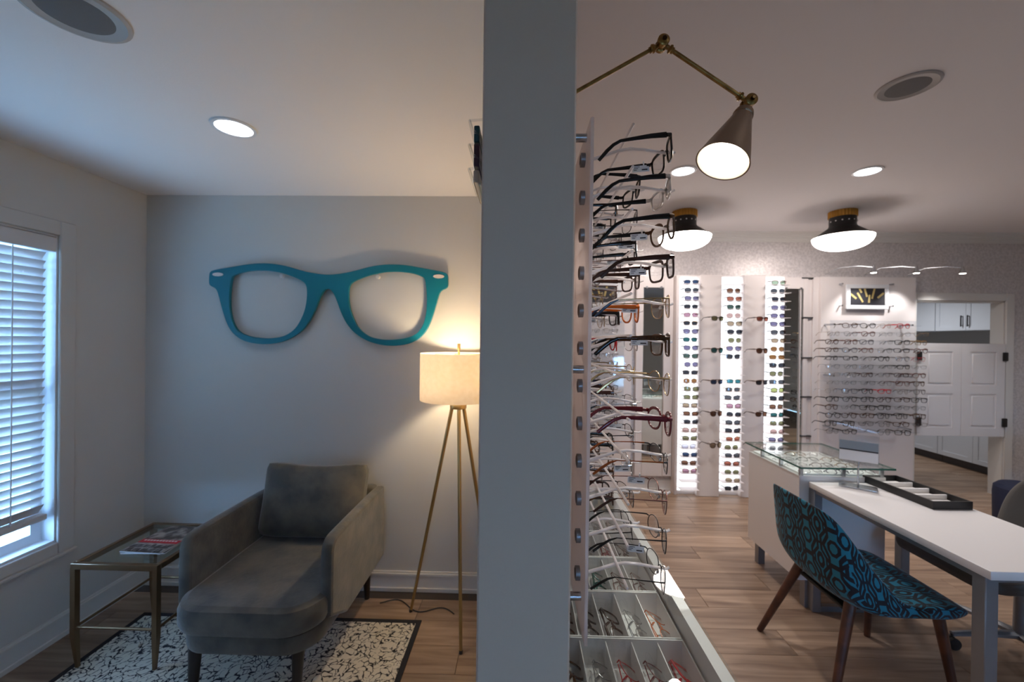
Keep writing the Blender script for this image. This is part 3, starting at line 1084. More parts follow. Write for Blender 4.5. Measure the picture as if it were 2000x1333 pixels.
def eyeglasses(sty, colr, label, loc, rot, group, temple_col=None, tip_col=None, tagged=False, folded=False, name='eyeglasses', lensm=LENS, simple=False):
    S = style(*STYLES[sty])
    t = thing(name, label, 'glasses' if name == 'eyeglasses' else 'sunglasses', loc, rot, group)
    mf = FM[colr]
    mt = FM[temple_col or colr]
    obj('frame_front', wm(S['front'], mf), t)
    for s in (-1, 1):
        obj('lens', wm(S['lens%d' % s], lensm), t)
        if folded:
            obj('temple', wm(S['folded%d' % s], mt), t)
        else:
            te = obj('temple', wm(S['temple%d' % s], mt), t)
            if tip_col and not simple:
                obj('temple_tip', wm(S['tip%d' % s], FM[tip_col]), te)
    if 'pads' in S and not simple:
        obj('nose_pads', wm(S['pads'], PINKL), t)
    if tagged:
        price_tag(t, -.034, S['W'] * -1 + .001 if tagged == 1 else S['W'] - .001, .004)
    return t

# ------------------------------------------------------------------ wall rack on the right face of the partition
RY = [.87 + .215 * k for k in range(5)]
RZ = [1.955 - .0795 * k for k in range(12)]
rk = thing('eyewear_rack', 'white wall rack with rows of curved display arms on the partition', 'display rack', (PX1, .80, 1.5))
def rkl(p):
    return (p[0] - PX1, p[1] - .80, p[2] - 1.5)
xa, xb_ = .1295 - PX1, .1365 - PX1
MB().rbox(xa, xb_, 0, 1.06, .962 - 1.5, 1.995 - 1.5, .001, 1).build('panel', OPAL, rk)
for yy in (.05, 1.0):
    for z in (1.978, 1.50, 1.03):
        MB().lathe([(.0085, 0), (.0085, xa)], 18, Matrix.Translation((0, yy, z - 1.5)) @ Matrix.Rotation(R(90), 4, 'Y')).build('standoff', CHROME, rk)
gm = MB().lathe([(.0145, 0), (.0145, -.009), (.011, -.010), (.008, -.006), (.0075, 0)], 20, Matrix.Rotation(R(90), 4, 'Y')).mesh('grommet', STEEL)
hm = MB().lathe([(.0085, -.0062), (.0085, -.0072), (.001, -.0073)], 16, Matrix.Rotation(R(90), 4, 'Y')).mesh('hole', BLACKP)
apath = [(.137, -.020), (.150, -.017), (.175, -.009), (.200, .000), (.225, .004), (.255, .002), (.285, -.003), (.312, -.006), (.318, -.003)]
am = MB().sweep([(x - PX1, 0, z) for x, z in apath], [.0042] * 8 + [.003], [.0036, .0036, .0034, .0032, .0032, .003, .0028, .0026, .0028], seg=8).mesh('arm', ACRY)
am0 = MB().sweep([(0, -.0, 0), (0, 1.06, 0)], .0028, seg=6).mesh('crossbar', ACRY)
for z in RZ:
    for k, yy in enumerate(RY):
        obj('arm', am, rk, (0, yy - .80, z + .006 - 1.5))
        if k < 1:
            obj('hole', hm, obj('grommet', gm, rk, (xa, yy - .80, z - .014 - 1.5)))
    obj('crossbar', am0, rk, (.2055 - PX1, -.025, z + .0125 - 1.5))

FIRST = [('square', 'black', None, None), ('rectangle', 'clear', 'black', None), ('panto', 'tortoiseshell', 'black', None), ('square', 'dark brown', None, None),
         ('wire aviator', 'gold', 'gold', 'navy'), ('square', 'tortoiseshell', None, 'black'), ('wire round', 'gold', None, 'gold'), ('panto', 'burgundy', None, None),
         ('wire oval', 'black wire', 'amber', 'amber'), ('wire round', 'rose wire', None, 'dark brown'), ('wire round', 'black wire', None, 'black'), ('wire aviator', 'black wire', None, 'black')]
OTH = [('square', 'black', None), ('wire rectangle', 'black wire', 'black'), ('panto', 'tortoiseshell', None), ('rectangle', 'dark brown', None), ('wire round', 'gold', 'tortoiseshell'), ('square', 'clear', None),
       ('wire rectangle', 'silver', 'grey'), ('rectangle', 'navy', None), ('wire oval', 'rose wire', 'dark brown'), ('rectangle', 'burgundy', None), ('panto', 'black', None)]
FIX = {(0, 1): ('square', 'black', None), (1, 1): ('wire rectangle', 'black wire', 'black'), (2, 1): ('square', 'black', None), (3, 1): ('rectangle', 'dark brown', None), (4, 1): ('panto', 'orange', None),
       (4, 2): ('square', 'black', None), (5, 2): ('panto', 'red', None), (5, 1): ('wire oval', 'silver', 'grey'), (6, 1): ('wire round', 'gold', 'gold'), (7, 1): ('wire rectangle', 'silver', 'black'),
       (8, 1): ('wire rectangle', 'black wire', 'black'), (9, 1): ('wire round', 'silver', 'navy'), (10, 1): ('wire rectangle', 'black wire', 'tortoiseshell'), (11, 1): ('wire rectangle', 'black wire', 'black')}
random.seed(21)
COLN = ['nearest', 'second', 'third', 'fourth', 'fifth']
for r in range(12):
    for k in range(5):
        if k == 0:
            sty, c, tc_, tp = FIRST[r]
        else:
            sty, c, tp = FIX.get((r, k), random.choice(OTH))
            tc_ = None
        lab = '%s %s glasses, %s from top in the %s column of the wall rack' % (c, sty.replace('wire ', ''), ORD[r + 1], COLN[k])
        if k == 0:
            yaw, pit = random.uniform(-3, 3), [-5, -4, -5, -3, -1, 0, 2, 3, 2, 3, 3, 5][r]
        else:
            yaw, pit = random.uniform(-6, 6), random.uniform(-4, 4)
        dx = 0.0 if k == 0 else random.uniform(-.012, .004)
        eyeglasses(sty, c, lab, (.299 + dx, RY[k] + random.uniform(-.006, .006), RZ[r] + .0045), (random.uniform(-2, 2) * math.pi / 180, R(pit), R(yaw)), 'glasses on the wall rack', tc_, tp,
                   tagged=(2 if r in (0, 2, 3, 5, 9, 11) else 0) if k == 0 else (random.choice((0, 0, 1, 2))))

# ------------------------------------------------------------------ glass-topped counter under the rack
ct = thing('display_counter', 'long white display counter with glass top under the wall rack', 'counter', (PX1, .36, 0))
CX1, CY1 = .393 - PX1, 1.34
MB().box(.004, CX1 - .02, .01, CY1 - .01, .06, .84).build('cabinet', WHITE, ct, smooth=False)
MB().box(.02, CX1 - .05, .03, CY1 - .03, 0, .06).build('plinth', DGREY, ct, smooth=False)
m = MB()
m.box(CX1 - .027, CX1 - .003, 0, CY1, .84, .952).box(.002, .012, 0, CY1, .84, .952).box(.002, CX1 - .003, CY1 - .02, CY1, .84, .952).box(.002, CX1 - .003, 0, .012, .84, .952)
m.build('top_frame', WHITE, ct, smooth=False)
MB().rbox(.002, CX1, 0, CY1, .952, .958, .001, 1).build('glass_top', GLASS, ct)
TY = [.40 + .1685 * k for k in range(7)]
TW = .0565
TX0 = .362 - 5 * TW
tm_wall = MB()
L5 = 5 * TW
for a in ((0, L5, 0, .003), (0, L5, .163, .166), (0, .003, .003, .163), (L5 - .003, L5, .003, .163)):
    tm_wall.box(*a, .003, .062)
tm_wall = tm_wall.mesh('rim', WHITE, smooth=False)
tm_bot = MB().box(0, L5, 0, .166, 0, .003).mesh('bottom', WHITE, smooth=False)
tm_div = MB().box(-.001, .001, .003, .163, .003, .056).mesh('divider', WHITE, smooth=False)
TC = [('wire round', 'black wire'), ('panto', 'teal'), ('wire oval', 'silver'), ('wire oval', 'rose wire'), ('rectangle', 'dark brown'), ('wire oval', 'gold'), ('panto', 'burgundy'), ('rectangle', 'black'), ('wire rectangle', 'silver'), ('panto', 'tortoiseshell')]
TFIX = {(2, 1): ('wire round', 'silver'), (2, 2): ('wire oval', 'red'), (2, 3): ('wire oval', 'burgundy'), (2, 4): ('rectangle', 'red'), (2, 0): ('panto', 'tortoiseshell'), (4, 1): ('wire oval', 'grey'), (4, 2): ('panto', 'teal'), (4, 3): ('wire round', 'rose wire'), (4, 4): ('wire oval', 'rose wire'),
        (3, 0): ('panto', 'dark brown'), (3, 1): ('panto', 'black'), (3, 2): ('rectangle', 'dark brown'), (3, 3): ('wire oval', 'silver'), (3, 4): ('wire oval', 'orange')}
random.seed(11)
SLOT = ['leftmost', 'second', 'third', 'fourth', 'rightmost']
for i, y in enumerate(TY):
    t = thing('frame_tray', 'white five-slot tray of glasses, %s from the near end of the counter' % ORD[i + 1], 'tray', (TX0, y, .845), group='trays in the counter')
    obj('bottom', tm_bot, t)
    obj('rim', tm_wall, t)
    for k in range(1, 5):
        obj('divider', tm_div, t, (k * TW, 0, 0))
    for k in range(5):
        sty, c = TFIX.get((i, k), random.choice(TC))
        lab = 'folded %s %s glasses, %s slot of the %s tray from the near end' % (c, sty.replace('wire ', ''), SLOT[k], ORD[i + 1])
        o = eyeglasses(sty, c, lab, (TX0 + (k + .62) * TW, y + .083, .878), (0, R(-62 + random.uniform(-5, 5)), R(random.uniform(-4, 4))), 'folded glasses in the counter trays', folded=True, tagged=0)
        tg = price_tag(o, -.012, -.03, .0)
        tg.rotation_euler = (0, R(70), R(90))

# ------------------------------------------------------------------ brass swing-arm lamp
bl_ = thing('swing_arm_lamp', 'brass swing-arm wall lamp with cone shade above the rack', 'lamp', (PX1, 1.1, 2.225))
def B(x, y, z):
    return Vector((x - PX1, y - 1.1, z - 2.225))
P0, P1, P2 = B(.10, 1.1, 2.203), B(.364, 1.1, 2.352), B(.594, 1.1, 2.196)
MB().lathe([(.055, 0), (.055, .006), (.045, .012), (.012, .018), (.012, .03)], 24, Matrix.Translation((0, 0, -.03)) @ Matrix.Rotation(R(90), 4, 'Y')).build('wall_plate', BRASS, bl_)
MB().sweep([P0, P1 - (P1 - P0).normalized() * .025], .0052, seg=10).build('arm', BRASS, bl_)
MB().sweep([P1 + (P2 - P1).normalized() * .025, P2 - (P2 - P1).normalized() * .02], .0056, seg=10).build('arm', BRASS, bl_)
YAX = Matrix.Rotation(R(90), 4, 'X')
def joint(p, r, dirs):
    m = MB()
    m.lathe([(r * .55, -.020), (r * .6, -.0195), (r, -.016), (r, -.008), (r * .75, -.006), (r * .75, .006), (r, .008), (r, .016), (r * .6, .0195)], 22, Matrix.Translation(p) @ YAX)
    m.build('joint', BRASS, bl_)
    MB().lathe([(.0035, .0205), (.006, .021), (.006, .024), (.004, .026)], 12, Matrix.Translation(p) @ YAX).build('screw', pm('dark_brass', (70, 56, 36), .3, metal=1), bl_)
    for d in dirs:
        d = d.normalized()
        M = Matrix.Translation(p + d * r * .8) @ d.to_track_quat('Z', 'Y').to_matrix().to_4x4()
        MB().lathe([(.006, 0), (.006, .010), (.010, .011), (.0115, .016), (.008, .019), (.008, .024)], 14, M).build('ferrule', BRASS, bl_)
joint(P1, .0155, [P0 - P1, P2 - P1])
AX = Vector((-.44, -.20, -.90)).normalized()
joint(P2, .0155, [P1 - P2])
Ms = Matrix.Translation(P2) @ AX.to_track_quat('Z', 'Y').to_matrix().to_4x4()
MB().lathe([(.005, .010), (.005, .028), (.016, .029), (.022, .032), (.024, .038), (.0255, .046), (.0235, .049)], 26, Ms).build('shade_cap', SATIN, bl_)
shp = [(.0235, .048), (.029, .070), (.042, .115), (.055, .160), (.0645, .196), (.066, .199)]
MB().lathe(shp + [(.0648, .199)], 44, Ms, caps=False).build('shade', SATIN, bl_)
MB().lathe([(.0640, .1985)] + [(r - .0022, z + .002) for r, z in shp[-2::-1]] + [(.005, .052)], 44, Ms, caps=False).build('shade_lining', pm('lining_white', (240, 228, 208), .6), bl_)
MB().lathe([(.010, .075), (.013, .085), (.030, .125), (.031, .142), (.020, .158), (.003, .162)], 18, Ms).build('bulb', BULB, bl_)
sl = lamp('swing_arm_light', 'SPOT', tuple(Ms @ Vector((0, 0, .166)) + Vector((PX1, 1.1, 2.225))), 14, (1, .93, .84), .02, spot=70, blend=.4)
sl.rotation_euler = AX.to_track_quat('-Z', 'Y').to_euler()
hot = lamp('added_pool_beam', 'SPOT', tuple(sl.location), 26, (1, .94, .86), .004, spot=9, blend=.12)  # extra narrow spot added to make the small bright pool on the counter
hot.rotation_euler = (Vector((.365, 1.02, .955)) - hot.location).to_track_quat('-Z', 'Y').to_euler()

# ------------------------------------------------------------------ far wall: sunglasses tower
TWY = 4.20
tw_ = thing('sunglasses_tower', 'white sunglasses tower with three backlit columns of clear shelves', 'display stand', (2.125, TWY, 0))
def tl(x):
    return x - 2.125
MB().box(tl(1.575), tl(2.675), .03, .125, 0, 2.24).build('backboard', WHITE2, tw_, smooth=False)
LC = [(1.604, 1.79, 2.21), (2.01, 2.225, 2.22), (2.445, 2.655, 2.22)]
for (a, b, z1) in LC:
    MB().box(tl(a), tl(b), .012, .03, .045, z1).build('lit_panel', LIT, tw_, smooth=False)
for (a, b) in ((1.79, 2.01), (2.225, 2.445)):
    MB().rbox(tl(a), tl(b), -.035, .03, 0, 2.235, .004, 1).build('divider_panel', WHITE2, tw_)
MB().rbox(tl(1.572), tl(1.602), -.0, .03, 0, 2.235, .003, 1).build('side_panel', WHITE2, tw_)
SP = .0822
for (a, b, z1) in LC:
    sme = MB().box(-(b - a) / 2, (b - a) / 2, -.10, .012, 0, .003).mesh('shelf', ACRY, smooth=False)
    for k in range(26):
        obj('shelf', sme, tw_, (tl((a + b) / 2), 0, 2.165 - SP * k - .03))
SUNL = {}
def sunlens(c):
    if c not in SUNL:
        g = sum(c) / 3
        SUNL[c] = glass('tinted_lens', tuple(255 * ((.62 * q + .38 * g) / 255) ** .6 for q in c), 1.5)
    return SUNL[c]
CL = {'blue': (52, 78, 120), 'grey': (84, 88, 98), 'violet': (112, 106, 148), 'dark grey': (62, 66, 78), 'pink': (170, 120, 146), 'teal': (44, 108, 112), 'green': (72, 98, 92), 'amber': (150, 100, 54),
      'olive': (122, 122, 84), 'brown': (128, 84, 62), 'copper': (172, 92, 72), 'lavender': (190, 194, 226), 'rose': (178, 140, 136), 'light green': (152, 176, 148), 'turquoise': (40, 126, 140), 'tan': (160, 138, 112), 'lime': (164, 178, 96)}
SETS = [
    ['blue', 'grey', 'violet', 'dark grey', 'pink', 'dark grey', 'violet', 'teal', 'violet', 'green', 'violet', 'dark grey', 'amber', 'olive', 'olive', 'tan', 'brown', 'dark grey', 'rose', 'olive', 'lavender', 'blue', 'brown', 'pink'],
    [None, 'brown', 'copper', 'green', 'rose', 'tan', 'dark grey', 'olive', 'violet', 'dark grey', None, None, 'turquoise', 'grey', 'grey', 'pink', 'dark grey', 'grey', 'dark grey', 'copper', 'olive', 'grey', 'copper', 'olive', 'tan', 'dark grey'],
    ['light green', 'grey', 'dark grey', 'violet', 'violet', 'violet', 'grey', 'tan', 'amber', 'amber', 'dark grey', 'olive', 'grey', 'lime', 'dark grey', 'brown', 'teal', 'olive', 'rose', 'violet', 'grey', 'grey', 'brown']]
STYLES['sun'] = ('sun', .029, .025, 2.4, .12, .016, True)
STYLES['suncat'] = ('suncat', .0295, .024, 2.6, .10, .015, True, False, .18)
STYLES['sunrect'] = ('sunrect', .029, .0215, 2.9, .08, .016, True)
STYLES['sunwire'] = ('sunwire', .029, .0262, 2.3, .12, .016, False)
random.seed(4)
for q, (cols, nm) in enumerate(zip(SETS, ('left', 'middle', 'right'))):
    a, b, _ = LC[q]
    n = 0
    for k, c in enumerate(cols):
        if c is None:
            continue
        n += 1
        fc = random.choice(['black', 'dark brown', 'grey', 'tortoiseshell', 'black wire', 'gold']) if c not in ('lavender', 'light green', 'rose', 'pink') else random.choice(['clear', 'rose wire', 'gold'])
        eyeglasses(random.choice(['sun', 'suncat', 'sunrect', 'sunwire']), fc, 'sunglasses with %s lenses, %s from the top of the %s lit column' % (c, ORD[n], nm),
                   ((a + b) / 2 + random.uniform(-.01, .01), TWY - .075, 2.165 - SP * k), (0, R(random.uniform(-4, 4)), R(-90 + random.uniform(-9, 9))), 'sunglasses on the lit tower',
                   name='sunglasses', lensm=sunlens(CL[c]), simple=True)
PEG = [((1.90), ['olive', 'teal', 'blue', 'brown', 'tan']), ((2.335), ['copper', 'brown', 'dark grey', 'brown', 'rose'])]
for q, (px, cols) in enumerate(PEG):
    for k, c in enumerate(cols):
        z = 1.80 - k * .31
        MB().rod((tl(px), -.035, z - .006), (tl(px), -.16, z - .006), .004, seg=8).build('peg', ACRY, tw_)
        eyeglasses(random.choice(['sun', 'sunrect']), random.choice(['dark brown', 'black', 'tortoiseshell']),
                   'angled sunglasses with %s lenses, %s peg down the %s white divider' % (c, ORD[k + 1], ('left', 'right')[q]),
                   (px + .02, TWY - .155, z), (0, 0, R(-72)), 'sunglasses on pegs between the lit columns', name='sunglasses', lensm=sunlens(CL[c]), simple=True)

# mirrors
def mirror(x0, x1, fx0, fx1, z0, z1, label):
    t = thing('wall_mirror', label, 'mirror', ((fx0 + fx1) / 2, YF, 0))
    c = (fx0 + fx1) / 2
    m = MB()
    m.rbox(fx0 - c, x0 - c, -.05, -.002, .16, 2.236, .004, 1).rbox(x1 - c, fx1 - c, -.05, -.002, .16, 2.236, .004, 1)
    m.box(x0 - c, x1 - c, -.048, -.002, .16, z0).box(x0 - c, x1 - c, -.048, -.002, z1, 2.236)
    m.build('frame', WHITE2, t)
    MB().box(x0 - c, x1 - c, -.036, -.03, z0, z1).build('glass', MIRROR, t, smooth=False)
    for x in (x0 + .03, x1 - .03):
        MB().rbox(x - c - .01, x - c + .01, -.058, -.036, z1 - .01, z1 + .012, .003, 1).build('clip', CHROME, t)

mirror(1.265, 1.475, 1.19, 1.572, .29, 2.12, 'tall white-framed mirror left of the sunglasses tower')
mirror(2.69, 2.90, 2.678, 2.945, .45, 2.12, 'tall narrow mirror right of the sunglasses tower')

# narrow niche column
ni = thing('shelf_column', 'narrow white shelf column with dark dividers beside the glasses panel', 'shelf', (2.93, YF, 0))
m = MB()
m.box(-.065, -.055, -.05, 0, .0, 2.24).box(.062, .12, -.05, 0, .0, 2.24).box(-.055, .062, -.03, 0, 0, 2.24)
m.build('column', WHITE2, ni, smooth=False)
for z in (2.23, 1.823, 1.41, 1.007, .603):
    MB().box(-.055, .062, -.055, -.03, z - .006, z + .006).build('divider', DGREY, ni, smooth=False)


# ------------------------------------------------------------------ far wall: glasses panels
def frame_panel(bx0, bx1, cols, y, lab, nrow, skip, poster_x, seedv, side, xend):
    t = thing('eyewear_display', lab, 'display panel', ((bx0 + bx1) / 2, y, 0))
    c = (bx0 + bx1) / 2
    MB().box(bx0 - c, bx1 - c, 0, .06, .0, 2.24).build('backboard', WHITE2, t, smooth=False)
    px0, px1 = bx0 + .0 - c, bx1 - .11 - c
    MB().rbox(px0, px1, -.130, -.124, .68, 1.79, .001, 1).build('clear_panel', CLEAR, t)
    for x in (px0 + .04, px1 - .04):
        for z in (.72, 1.24, 1.75):
            MB().rod((x, 0, z), (x, -.134, z), .009, seg=10).build('standoff', CHROME, t)
    for r in range(nrow):
        MB().box(px0 + .03, px1 + xend, -.20, -.194, 1.742 - r * .0795 - .006, 1.742 - r * .0795 - .001).build('rail', CLEAR, t, smooth=False)
    random.seed(seedv)
    for r in range(nrow):
        for k, x in enumerate(cols):
            if skip(r, k):
                continue
            dark = (r > 8)
            cc = random.choice(['black', 'black wire', 'dark brown', 'tortoiseshell', 'black wire'] if dark or random.random() < .4 else ['silver', 'grey', 'rose wire', 'gold', 'black wire', 'clear'])
            if (r, k) in ((4, 5), (8, 3), (0, 4)) and side == 'right':
                cc = 'red'
            sty = random.choice(['rectangle', 'panto', 'square', 'wire round', 'wire rectangle'])
            eyeglasses(sty, cc, '%s glasses, %s row, %s in line on the %s white far panel' % (cc, ORD[r + 1], ORD[k + 1], side),
                       (x + random.uniform(-.012, .012), y - .215, 1.742 - r * .0795 + .004), (0, 0, R(-90 + random.uniform(-12, 12))), 'glasses on the %s far panel' % side, simple=True)
    # framed poster on four standoffs
    p = thing('framed_poster', 'small silver-framed dark poster with golden strokes on the %s far panel' % side, 'picture', (poster_x, y - .03, 2.035))
    m = MB()
    for a in ((-.21, .21, .085, .125), (-.21, .21, -.125, -.085), (-.21, -.17, -.085, .085), (.17, .21, -.085, .085)):
        m.rbox(a[0], a[1], -.012, .008, a[2], a[3], .003, 1)
    m.build('frame', WMET, p)
    MB().box(-.172, .172, -.006, -.001, -.087, .087).build('print', INK, p, smooth=False)
    g = MB()
    for (x0, z0, x1, z1) in ((-.17, .03, -.11, -.02), (-.10, .04, -.045, -.055), (-.08, .083, -.06, .04), (-.03, .083, -.005, 0), (.07, .083, .045, -.02), (.02, .02, .015, -.06), (.10, -.01, .16, .04)):
        g.sweep([(x0, -.0075, z0), (x1, -.0075, z1)], .011, .0012, seg=6, up=(0, 1, 0))
    g.build('golden_strokes', pm('straw_print', (176, 158, 104), .5), p)
    for sx in (-.25, .25):
        for z in (-.09, .13):
            MB().rod((sx, .03, z), (sx, -.012, z), .008, seg=10).build('standoff', CHROME, p)
    return t

frame_panel(3.052, 3.995, [3.02 + .166 * k for k in range(6)], 4.25, 'white far panel of glasses rows under a framed poster, left of the doorway', 14,
            lambda r, k: (r == 0 and k in (0, 5)) or (r == 13 and k in (2, 5)), 3.485, 8, 'right', -.02)
frame_panel(.20, 1.14, [.55 + .166 * k for k in range(3)], 4.25, 'white far panel of glasses rows seen through the wall rack', 14, lambda r, k: False, .80, 9, 'left', 0)

# little wire spotlights over the right panel
for i, x in enumerate((3.362, 3.764, 4.194)):
    t = thing('wire_spotlight', 'small wire spotlight on the far wall, %s of three from the left' % ORD[i + 1], 'spotlight', (x, 4.0, 2.255), group='wire spotlights')
    MB().sweep([(-.22, .32, .02), (-.16, .2, .07), (-.07, .08, .065), (0, 0, .04)], .0035, seg=6).build('wire', CHROME, t)
    MB().lathe([(.008, .055), (.012, .03), (.022, .0), (.030, -.012), (.028, -.013)], 16).build('reflector', CHROME, t)
    MB().lathe([(.027, -.010), (.020, -.016), (.002, -.018)], 16).build('bulb', BULB, t)
    s_ = lamp('wire_spot_light', 'SPOT', (x, 4.0, 2.225), 13, (1, .96, .95), .02, rot=(R(25), 0, 0), spot=80, blend=.7)

# picture on the right wall (seen only in the far mirror)
pc = thing('landscape_picture', 'black-framed green hill picture on the right wall', 'picture', (XR, .1, 1.7))
MB().box(-.03, -.001, -.55, .55, -.4, .4).build('frame', BLACKP, pc, smooth=False)
MB().box(-.034, -.03, -.5, .5, -.35, -.02).build('field', pm('green_print', (86, 128, 48), .5), pc, smooth=False)
MB().box(-.034, -.03, -.5, .5, -.02, .35).build('sky', pm('sky_print', (150, 180, 214), .5), pc, smooth=False)

# ------------------------------------------------------------------ glass-topped L counter and desk
gc = thing('glass_counter', 'white counter with glass top case at the end of the desk', 'counter', (1.65, 2.44, 0))
MB().box(0, .50, .012, .545, .16, .775).build('body', WHITE, gc, smooth=False)
for x, y in ((.06, .03), (.06, .50), (.44, .03), (.44, .50)):
    MB().box(x - .022, x + .022, y - .022, y + .022, 0, .16).build('leg', STEEL, gc, smooth=False)
MB().rbox(-.02, .52, -.03, .56, .830, .840, .001, 1).build('glass_top', GLASS, gc)
m = MB()
for a in ((-.021, .521, -.031, -.0295), (-.021, .521, .5595, .561), (-.021, -.0195, -.0295, .5595), (.5195, .521, -.0295, .5595)):
    m.box(*a, .830, .840)
m.build('glass_edge', GEDGE, gc, smooth=False)
MB().box(.004, .496, .014, .018, .775, .830).box(.004, .008, .018, .54, .775, .830).build('glass_side', GLASS, gc, smooth=False)
MB().box(.02, .48, .03, .53, .775, .785).build('insert', pm('case_white', (236, 240, 240), .4), gc, smooth=False)
for x, y in ((.004, .014), (.004, .20), (.004, .40), (.25, .014), (.47, .014)):
    MB().box(x, x + .02, y, y + .012, .775, .830).build('corner_post', CHROME, gc, smooth=False)
random.seed(15)
for i in range(4):
    for k in range(3):
        eyeglasses(random.choice(['wire oval', 'rectangle', 'panto']), random.choice(['grey', 'black wire', 'gold', 'teal']), 'folded glasses in the glass counter, %s row, %s from left' % (ORD[i + 1], ORD[k + 1]),
                   (1.65 + .10 + k * .155, 2.50 + i * .125, .800), (0, R(-65), R(-90)), 'glasses inside the glass counter', folded=True, simple=True)

dk = thing('desk', 'white rectangular desk on grey steel legs', 'desk', (1.70, 1.51, 0))
flat('desktop', [rrect(0, .56, 0, .936, .004, 2)], .032, .002, WHITE, dk, Matrix.Translation((0, 0, .729)))
for x, y in ((.03, .045), (.53, .045), (.53, .92), (.03, .92)):
    MB().rbox(x - .024, x + .024, y - .024, y + .024, 0, .713, .003, 1).build('leg', STEEL, dk)
m = MB()
m.box(.012, .048, .07, .90, .69, .713).box(.512, .548, .07, .90, .69, .713).box(.05, .51, .03, .06, .69, .713).box(.05, .51, .90, .94, .69, .713)
m.build('under_frame', STEEL, dk, smooth=False)
MB().box(.05, .51, .905, .935, .0, .03).build('foot_bar', STEEL, dk, smooth=False)

sg = thing('sign_holder', 'clear tabletop sign holder on a thin pole at the far end of the desk', 'sign holder', (1.915, 2.36, .745), (0, 0, R(-38)))
flat('base', [rrect(-.085, .085, -.045, .045, .012, 4)], .010, .002, CHROME, sg, Matrix.Translation((0, 0, .005)))
MB().rod((0, 0, .01), (0, 0, .145), .0045, seg=10).build('pole', CHROME, sg)
MB().rbox(-.088, .088, -.003, .003, .132, .30, .001, 1).build('sleeve', CLEAR, sg)
MB().box(-.084, .084, -.0045, -.003, .215, .262).build('grey_band', pm('band_grey', (140, 150, 158), .5), sg, smooth=False)
MB().box(-.084, .084, -.005, -.003, .208, .215).build('dark_line', INK, sg, smooth=False)
MB().box(-.084, .084, -.0045, -.003, .150, .208).build('card', PAPERW, sg, smooth=False)

ty = thing('desk_tray', 'black rectangular tray with white compartments on the desk', 'tray', (2.135, 2.27, .745), (0, 0, R(2)))
m = MB()
m.box(-.10, .10, -.20, -.192, 0, .04).box(-.10, .10, .192, .20, 0, .04).box(-.10, -.092, -.192, .192, 0, .04).box(.092, .10, -.192, .192, 0, .04).box(-.092, .092, -.192, .192, 0, .004)
m.build('rim', BLACKP, ty, smooth=False)
MB().box(-.085, .085, -.186, .186, .004, .010).build('liner', PAPERW, ty, smooth=False)
for y in (-.09, 0, .09):
    MB().box(-.085, .085, y - .004, y + .004, .010, .034).build('divider', PAPERW, ty, smooth=False)

# ------------------------------------------------------------------ patterned chair
pc_ = thing('patterned_chair', 'teal and black patterned chair with walnut legs at the desk', 'chair', (1.58, 1.99, 0))
prof = [(-.255, .835), (-.245, .79), (-.225, .70), (-.195, .60), (-.155, .52), (-.10, .465), (-.02, .445), (.08, .45), (.18, .458), (.26, .458), (.32, .445), (.345, .42)]
wing = [.015, .04, .085, .13, .16, .14, .08, .03, .0, 0, 0, 0]
lift = [-.02, 0, 0, 0, .01, .03, .03, .015, .01, .005, -.005, -.005]
wid = [.185, .215, .24, .252, .258, .26, .26, .26, .26, .255, .235, .20]
outp = [(-.272, .835), (-.262, .79), (-.250, .70), (-.240, .60), (-.228, .52), (-.205, .455), (-.13, .398), (.0, .388), (.12, .392), (.22, .40), (.30, .405), (.348, .408)]
owing = [.012, .02, .03, .035, .04, .05, .04, .02, .0, 0, 0, 0]
NU = 17
def shell_row(pz, w, l, wd, nar):
    row = []
    for k in range(NU):
        u = -1 + 2 * k / (NU - 1)
        au = abs(u)
        row.append(Vector((pz[0] + w * au ** 2.6, nar * wd * math.copysign(au ** .92, u), pz[1] + l * au ** 3)))
    return row
n_ = len(prof)
shell = [shell_row(p, w, l, wd, 1) for p, w, l, wd in zip(prof, wing, lift, wid)]
shell += [shell_row(p, w, .02 if 4 < i < 9 else 0, wd, .965) for i, (p, w, wd) in reversed(list(enumerate(zip(outp, owing, wid))))]
NRW = len(shell)
me = bpy.data.meshes.new('shell')
vs = [v for r in shell for v in r]
fs = [(i * NU + k, i * NU + k + 1, ((i + 1) % NRW) * NU + k + 1, ((i + 1) % NRW) * NU + k) for i in range(NRW) for k in range(NU - 1)]
caps = []
for k in (0, NU - 1):
    for i in range(n_ - 1):
        q = (i * NU + k, (i + 1) * NU + k, (NRW - 2 - i) * NU + k, (NRW - 1 - i) * NU + k)
        caps.append(len(fs))
        fs.append(q if k else q[::-1])
me.from_pydata(vs, [], fs)
uvl = me.uv_layers.new(name='UVMap')
full = list(prof) + list(reversed(outp))
dist = [0]
for i in range(1, NRW + 1):
    dist.append(dist[-1] + math.dist(full[i % NRW], full[i - 1]))
capset = set(caps)
for p in me.polygons:
    rws = [me.loops[li].vertex_index // NU for li in p.loop_indices]
    wrap = (0 in rws) and (NRW - 1 in rws)
    for li in p.loop_indices:
        vi = me.loops[li].vertex_index
        i, k = divmod(vi, NU)
        co = shell[i][k]
        if p.index in capset:
            uvl.data[li].uv = (co.x / .135, co.z / .16)
        else:
            sidew = sum((shell[i][q + 1] - shell[i][q]).length for q in range(min(k, NU // 2), max(k, NU // 2)))
            dd = dist[NRW] if (wrap and i == 0) else dist[i]
            uvl.data[li].uv = (math.copysign(sidew, k - NU // 2) / .135, dd / .16)
bm = bmesh.new()
bm.from_mesh(me)
bmesh.ops.recalc_face_normals(bm, faces=bm.faces[:])
bm.to_mesh(me)
bm.free()
me.materials.append(TRELLIS)
me.polygons.foreach_set('use_smooth', [True] * len(me.polygons))
so = obj('shell', me, pc_)
md = so.modifiers.new('sub', 'SUBSURF')
md.levels = md.render_levels = 2
